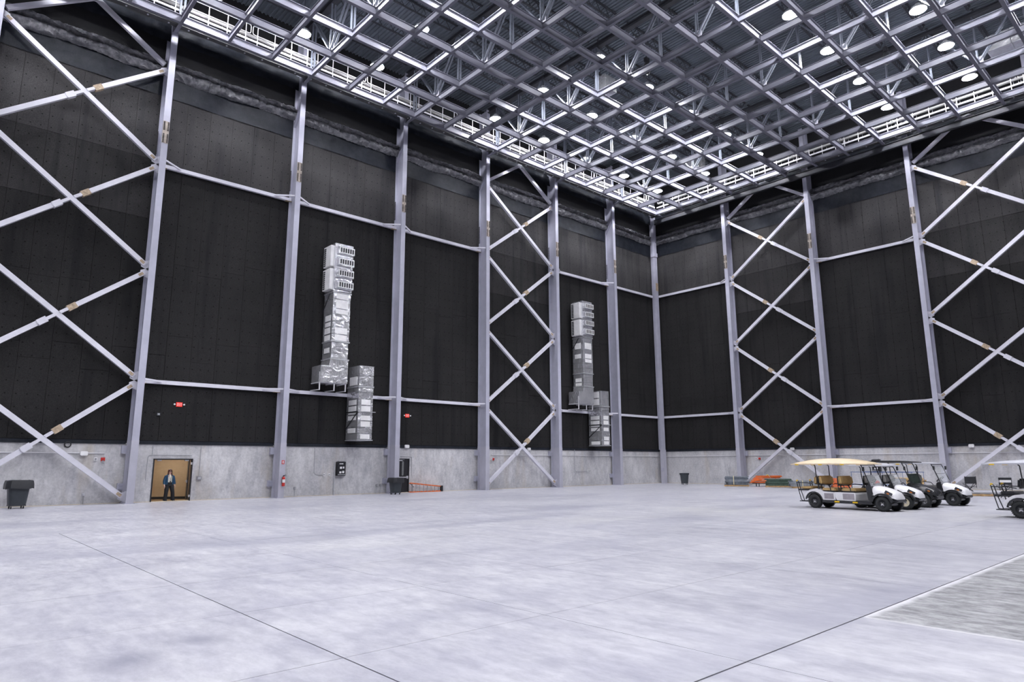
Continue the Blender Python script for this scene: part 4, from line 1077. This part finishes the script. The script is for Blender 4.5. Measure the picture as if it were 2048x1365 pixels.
    if rear:
        MB().box(-.72, -.02, -.52, .52, .70, .76).build('rear_deck', 'cartblack', t)
        pad('rear_cushion', 'cartblack' if seat_black else seat, t, -.34, .815, .46, .11, .98)
        pad('rear_backrest', 'cartblack' if seat_black else seat, t, .02, 1.13, .10, .34, .94, R(8), bev=.05)
        for s in (-1, 1):
            g = MB()
            g.tube([(-.55, s*.40, .27), (-.66, s*.44, .30), (-.74, s*.46, .72), (-.80, s*.48, 1.08), (-.76, s*.48, 1.11), (-.70, s*.48, 1.05), (-.64, s*.46, .72), (-.52, s*.42, .27)], .017, 8)
            g.tube([(-.79, s*.48, 1.02), (-.3, s*.5, 1.02), (-.05, s*.5, .98)], .017, 8)
            g.tube([(-.2, s*.4, .70), (-.22, s*.4, .5), (-.30, s*.38, .36)], .017, 8)
            g.build('grab_bar', 'cartblack', t, smooth=True)
            MB().tube([(-.805, s*.48, 1.07), (-.78, s*.48, 1.125), (-.73, s*.48, 1.10)], .024, 8).build('grip_cap', 'yellow', t, smooth=True)
        b = MB().box(-.74, -.28, -.45, .45, .24, .27); b.bar((-.3, -.3, .26), (.1, -.3, .3), .05, .05); b.bar((-.3, .3, .26), (.1, .3, .3), .05, .05); b.build('foot_step', 'cartblack', t)
    return t
HD = R(-98)
c1 = cart('long six seat white cart with beige roof and tan seats', (-25.2, -25.25, 0), HD, 2.78, 'cartwhite', 'tanseat', 'roofbeige', 'black', [(.36, 1), (1.20, 1)], True, (-.98, 2.36), 'clear', markers=(.10, .42, .70))
for x in (1.0, 1.75): MB().box(x-.1, x+.1, -.59, -.56, .27, .325).build('marker', 'yellow', c1)
cart('small white cart with cream wheel rims', (-23.78, -26.45, 0), R(-91.5), 1.73, 'cartwhite', 'greyseat', 'roofwhite', 'cream', [(.36, 1)], False, (-.45, 1.22), 'clear', roof_z=1.70, crown=.12)
cart('black cart with chrome rims and smoked windshield', (-21.75, -26.5, 0), R(-95), 1.78, 'cartblack', 'greyseat', 'cartblack', 'chrome', [(.36, 1)], False, (-1.15, 1.45), 'smoked', roof_z=1.84, crown=.06, markers=(.3,))
cart('white cart with tall clear windshield, farthest right of the parked row', (-19.65, -27.0, 0), R(-96), 1.8, 'cartwhite', 'greyseat', 'roofwhite', 'black', [(.30, 1)], False, (-.60, 1.22), 'full', roof_z=1.78, crown=.05, markers=(.18,))
cart('white cart cut off by the right edge, black rear seat', (-25.8, -32.35, 0), R(-96), 2.78, 'cartwhite', 'greyseat', 'roofwhite', 'black', [(.36, 1), (1.20, 1)], True, (-.98, 2.36), 'clear', markers=(.10, .42, .70), crown=.13, seat_black=True)

# ================================================================= STACKED MATERIAL BY THE END WALL
M['wood'] = simple('pallet_wood', (.42, .27, .13), .8, 0, .3, 5)
M['greylumber'] = simple('grey_lumber', (.13, .15, .18), .7, 0, .35, 4)
M['greenwood'] = simple('green_flats', (.035, .065, .05), .75, 0, .35, 6)
M['greylumber2'] = simple('pale_grey_lumber', (.22, .24, .27), .7, 0, .3, 4)
M['greenwood2'] = simple('worn_green_flats', (.06, .10, .075), .75, 0, .35, 6)
M['yellowwood2'] = simple('brown_lumber', (.40, .25, .10), .75, 0, .25, 6)
M['roofwhite2'] = M['roofwhite']
M['strap'] = simple('strap_cream', (.62, .56, .36), .7)
M['yellowwood'] = simple('yellow_lumber', (.62, .43, .19), .75, 0, .25, 6)
M['blue'] = simple('blue_trim', (.07, .11, .25), .45)
def pallet(label, loc, rz, L=1.2, W=1.0):
    t = thing('pallet', label, 'pallet', loc, rz, 'wooden pallets')
    for i in range(5): x = -L/2+L*(i+.5)/5; MB().box(x-.075, x+.075, -W/2, W/2, .10, .125).build('deck_board', 'wood', t)
    for y in (-W/2+.05, 0, W/2-.05): MB().box(-L/2, L/2, y-.04, y+.04, .02, .10).build('stringer', 'wood', t)
    for x in (-L/2+.08, 0, L/2-.08): MB().box(x-.06, x+.06, -W/2, W/2, 0, .02).build('bottom_board', 'wood', t)
def plank_stack(name, label, cat, loc, rz, L, W, H, layers, per, mat, part, z0=.126, strap=True, rnd=1):
    t = thing(name, label, cat, (loc[0], loc[1], z0), rz); r = random.Random(rnd); h = H/layers; w = W/per
    for i in range(layers):
        for j in range(per):
            l = L*r.uniform(.80, 1.08); ox = r.uniform(-.08, .08); dy = r.uniform(0, .03)
            MB().box(ox-l/2, ox+l/2, -W/2+j*w+.006+dy, -W/2+(j+1)*w-.006, i*h, (i+1)*h-.012).build(part, mat if r.random() < .55 else mat+'2', t)
    if strap:
        b = MB()
        for x in (-L*.12, ):
            b.box(x-.03, x+.03, -W/2-.012, -W/2, 0, H+.01); b.box(x-.03, x+.03, -W/2-.012, W/2+.01, H, H+.012); b.box(x-.03, x+.03, W/2, W/2+.012, 0, H+.01)
        b.build('strap', 'strap', t)
    return t
ry = -PI/2
pallet('pallet under the grey lumber stack', (-4.2, -9.35, 0), R(-60), 1.9, 1.1)
plank_stack('lumber_stack', 'stack of dark grey lumber strapped on a pallet', 'lumber', (-4.2, -9.35), R(-60), 1.75, 1.0, .68, 8, 4, 'greylumber', 'plank')
def sawhorses():
    t = thing('scaffold_stack', 'heap of orange scaffold frames on a dark trolley', 'scaffold', (-3.0, -11.25, 0), R(-60)); r = random.Random(4)
    b = MB().box(-1.05, 1.05, -.4, .4, .22, .27)
    b.build('trolley_deck', 'cartblack', t)
    for x in (-.75, -.55, .25, .4): MB().box(x-.03, x+.03, -.38, -.32, 0, .22).build('trolley_leg', 'cartblack', t)
    for x in (-.75, .4): MB().box(x-.03, x+.03, .32, .38, 0, .22).build('trolley_leg', 'cartblack', t)
    for i in range(5):
        z = .32+i*.115; a = R(r.uniform(-4, 4)); ox = -.25+i*.12
        for y in (-.30, .28):
            MB().bar((ox-1.0, y, z+r.uniform(-.02, .02)), (ox+.95, y+r.uniform(-.08, .08), z+r.uniform(0, .05)), .07, .08).build('frame_tube', 'orange', t)
        for x in (-.85, .6): MB().bar((ox+x, -.34, z), (ox+x, .32, z), .06, .07).build('cross_tube', 'orange', t)
    for i in range(4): MB().bar((-1.15+i*.1, -.42, .30+i*.05), (-.7+i*.12, -.36, .66-i*.04), .06, .08).build('splayed_leg', 'orange', t)
    MB().box(.05, .2, -.36, .34, .86, .90).build('yellow_strap', 'yellow', t); MB().bar((.2, -.37, .88), (.5, -.40, .4), .05, .02).build('loose_strap', 'strap', t)
sawhorses()
pallet('pallet under the dark green flats', (-3.9, -12.75, 0), R(-62), 2.0, 1.1)
plank_stack('flat_stack', 'stack of dark green painted flats on a pallet', 'flats', (-3.9, -12.75), R(-62), 1.85, 1.0, .52, 5, 2, 'greenwood', 'flat_panel', strap=False, rnd=3)
pallet('pallet under the long dark boards behind the cart', (-4.6, -15.2, 0), R(-62), 2.0, 1.1)
plank_stack('board_stack', 'long low stack of dark boards behind the beige roofed cart', 'lumber', (-4.6, -15.2), R(-62), 2.3, 1.0, .42, 4, 3, 'greylumber', 'plank', rnd=5)
def orange_frames(label, loc, rz, n, sd):
    t = thing('scaffold_stack', label, 'scaffold', loc, rz); r = random.Random(sd)
    for i in range(n):
        z = .05+i*.10; o = r.uniform(-.1, .1)
        for y in (-.3, .3): MB().bar((-.6+o, y, z), (.6+o, y, z+r.uniform(-.01, .02)), .06, .07).build('frame_tube', 'orange', t)
        for x in (-.45, .45): MB().bar((x+o, -.33, z+.01), (x+o, .33, z+.01), .05, .06).build('cross_tube', 'orange', t)
orange_frames('orange scaffold frames seen through the beige roofed cart', (-6.6, -18.5, 0), R(-70), 8, 6)
plank_stack('lumber_stack', 'untidy pile of yellow lumber behind the black cart', 'lumber', (-9.5, -23.6), R(-70), 1.6, .8, .95, 9, 4, 'yellowwood', 'plank', z0=0, strap=False, rnd=8)
# white flat trailer with blue rails behind the carts
def trailer():
    t = thing('flat_trailer', 'white flat trailer with blue rails behind the parked carts', 'trailer', (-12.0, -23.3, 0), R(-95))
    MB().box(-1.7, 1.7, -.75, .75, .50, .62).build('deck', 'white', t, bevel=.01)
    for s in (-1, 1):
        MB().bar((-1.7, s*.74, 1.30), (1.7, s*.74, 1.30), .03, .035).build('top_rail', 'blue', t)
        MB().bar((-1.7, s*.76, .60), (1.7, s*.76, .60), .03, .06).build('deck_edge', 'blue', t)
        for x in (-1.66, -.55, .55, 1.66): MB().bar((x, s*.74, .6), (x, s*.74, 1.30), .02, .02).build('stake', 'blue', t)
        for x in (-1.0, 1.0):
            MB().lathe([(.12, -.08), (.25, -.08), (.25, .08), (.12, .08)], 18, (x, s*.6, .25), 'y').build('wheel', 'tyre', t)
        MB().box(-1.2, 1.2, s*.5-.04, s*.5+.04, .25, .5).build('axle_frame', 'cartblack', t)
    MB().box(.2, .9, -.3, .3, .62, .95).build('tool_case', 'grey', t, bevel=.02)
    MB().box(-.9, -.5, -.25, .2, .62, .80).build('red_bag', 'red', t, bevel=.05)
trailer()
def folding_chair(label, loc, rz, stripe):
    t = thing('folding_chair', label, 'chair', loc, rz, 'folding canvas chairs')
    w = .27
    b = MB()
    for s in (-1, 1):
        MB().bar((s*w, -.24, .03), (-s*w, .20, .62), .025, .025).build('leg', 'blackmetal', t); MB().bar((s*w, .20, .03), (-s*w, -.24, .62), .025, .025).build('leg', 'blackmetal', t)
        MB().bar((s*w, .2, .40), (s*w, .24, 1.05), .025, .025).build('back_post', 'blackmetal', t); MB().bar((s*w, -.26, .66), (s*w, .22, .66), .04, .025).build('armrest', 'blackmetal', t)
    MB().box(-w, w, -.24, .2, .44, .46).build('seat', 'black', t)
    if stripe:
        for i, m in enumerate(('black', 'white', 'black')):
            MB().box(-w-.02, w+.02, .205, .225, .68+i*.125, .80+i*.125).build('back_panel', m, t)
        MB().box(-.02, .02, .19, .205, .68, 1.05).build('back_stripe', 'blue', t)
    else: MB().box(-w-.02, w+.02, .205, .23, .62, 1.02).build('back_panel', 'black', t)
folding_chair('plain black folding chair right of the parked carts', (-8.3, -26.4, 0), R(120), False)
folding_chair('folding chair with white striped black back at the right', (-11.6, -28.75, 0), R(120), True)
pallet('pallet under the pale sheet goods at the right', (-9.6, -27.2, 0), R(-70), 2.4, 1.0)
plank_stack('sheet_stack', 'thin stack of pale sheet goods on a pallet at right', 'sheets', (-9.6, -27.2), R(-70), 2.3, .9, .10, 3, 1, 'roofwhite', 'sheet', strap=False, rnd=9)
plank_stack('lumber_stack', 'short bundle of yellow lumber near the right edge', 'lumber', (-10.6, -29.9), R(-70), 1.4, .5, .16, 2, 3, 'yellowwood', 'plank', z0=0, strap=False, rnd=10)
def utility_table():
    t = thing('utility_table', 'white two tier utility table at the right edge', 'table', (-8.2, -29.9, 0), R(-85))
    MB().box(-.8, .8, -.4, .4, .95, 1.0).build('top', 'white', t, bevel=.01); MB().box(-.75, .75, -.38, .38, .45, .49).build('shelf', 'white', t)
    for x in (-.7, .7):
        for y in (-.34, .34): MB().bar((x, y, 0), (x, y, .95), .05, .05).build('leg', 'galv', t)
    for i, x in enumerate((-.45, 0, .42)):
        b = MB().lathe([(.12, .495), (.14, .52), (.14, .80), (.10, .84), (.09, .85)], 16, (x, 0, 0)); b.build('bucket', 'white', t, smooth=True)
utility_table()
# ================================================================= THINGS UP IN THE ROOF
def roof_ducts():
    def rd(label, x0, x1, y0, y1, z0, z1, seg, axis):
        o = ((x0+x1)/2, (y0+y1)/2, z0); t = thing('roof_duct', label, 'duct', o); r = random.Random(int(-x0*7))
        for i in range(seg):
            a, c = i/seg, (i+1)/seg; j = r.uniform(0, .03)
            if axis == 'y': MB().box(x0-j, x1+j, y0+(y1-y0)*a+.01, y0+(y1-y0)*c-.01, z0-j, z1).build('duct_section', 'foil', t, o, bevel=.02)
            else: MB().box(x0+(x1-x0)*a+.01, x0+(x1-x0)*c-.01, y0-j, y1+j, z0-j, z1).build('duct_section', 'foil', t, o, bevel=.02)
        for f in (.1, .9):
            x, y = (x0+(x1-x0)*.5, y0+(y1-y0)*f) if axis == 'y' else (x0+(x1-x0)*f, (y0+y1)/2)
            MB().bar((x, y, z1), (x, y, DECK), .03, .03).build('hanger', 'joist', t, o)
    rd('foil wrapped duct in the roof at the right edge', -7.0, -5.2, -37.5, -29.9, 27.0, 28.0, 6, 'y')
    rd('square foil duct drop high in roof near larger duct', -35.3, -34.1, -13.6, -12.2, 27.6, 30.0, 2, 'x')
    rd('small foil duct high in the roof at the middle', -21.6, -20.4, -11.4, -10.4, 27.2, 28.2, 2, 'x')
    rd('small foil duct high in the roof toward the corner', -5.9, -4.7, -8.6, -7.4, 27.2, 28.4, 2, 'x')
roof_ducts()
def hoist(label, loc):
    t = thing('chain_hoist', label, 'hoist', loc, 0, 'black chain hoists')
    MB().lathe([(.0, -.45), (.10, -.42), (.22, -.25), (.25, 0), (.22, .25), (.12, .42), (0, .45)], 16).build('chain_bag', 'black', t, smooth=True)
    MB().box(-.18, .18, -.12, .12, .45, .75).build('motor', 'blackmetal', t, bevel=.03)
    MB().tube([(0, 0, .75), (0, 0, DECK+.02-loc[2])], .015, 6).build('chain', 'joist', t)
hoist('black chain hoist hanging high in the roof, middle', (-20.8, -14.3, 27.5)); hoist('black chain hoist hanging high in the roof, right', (-10.3, -25.3, 27.4))
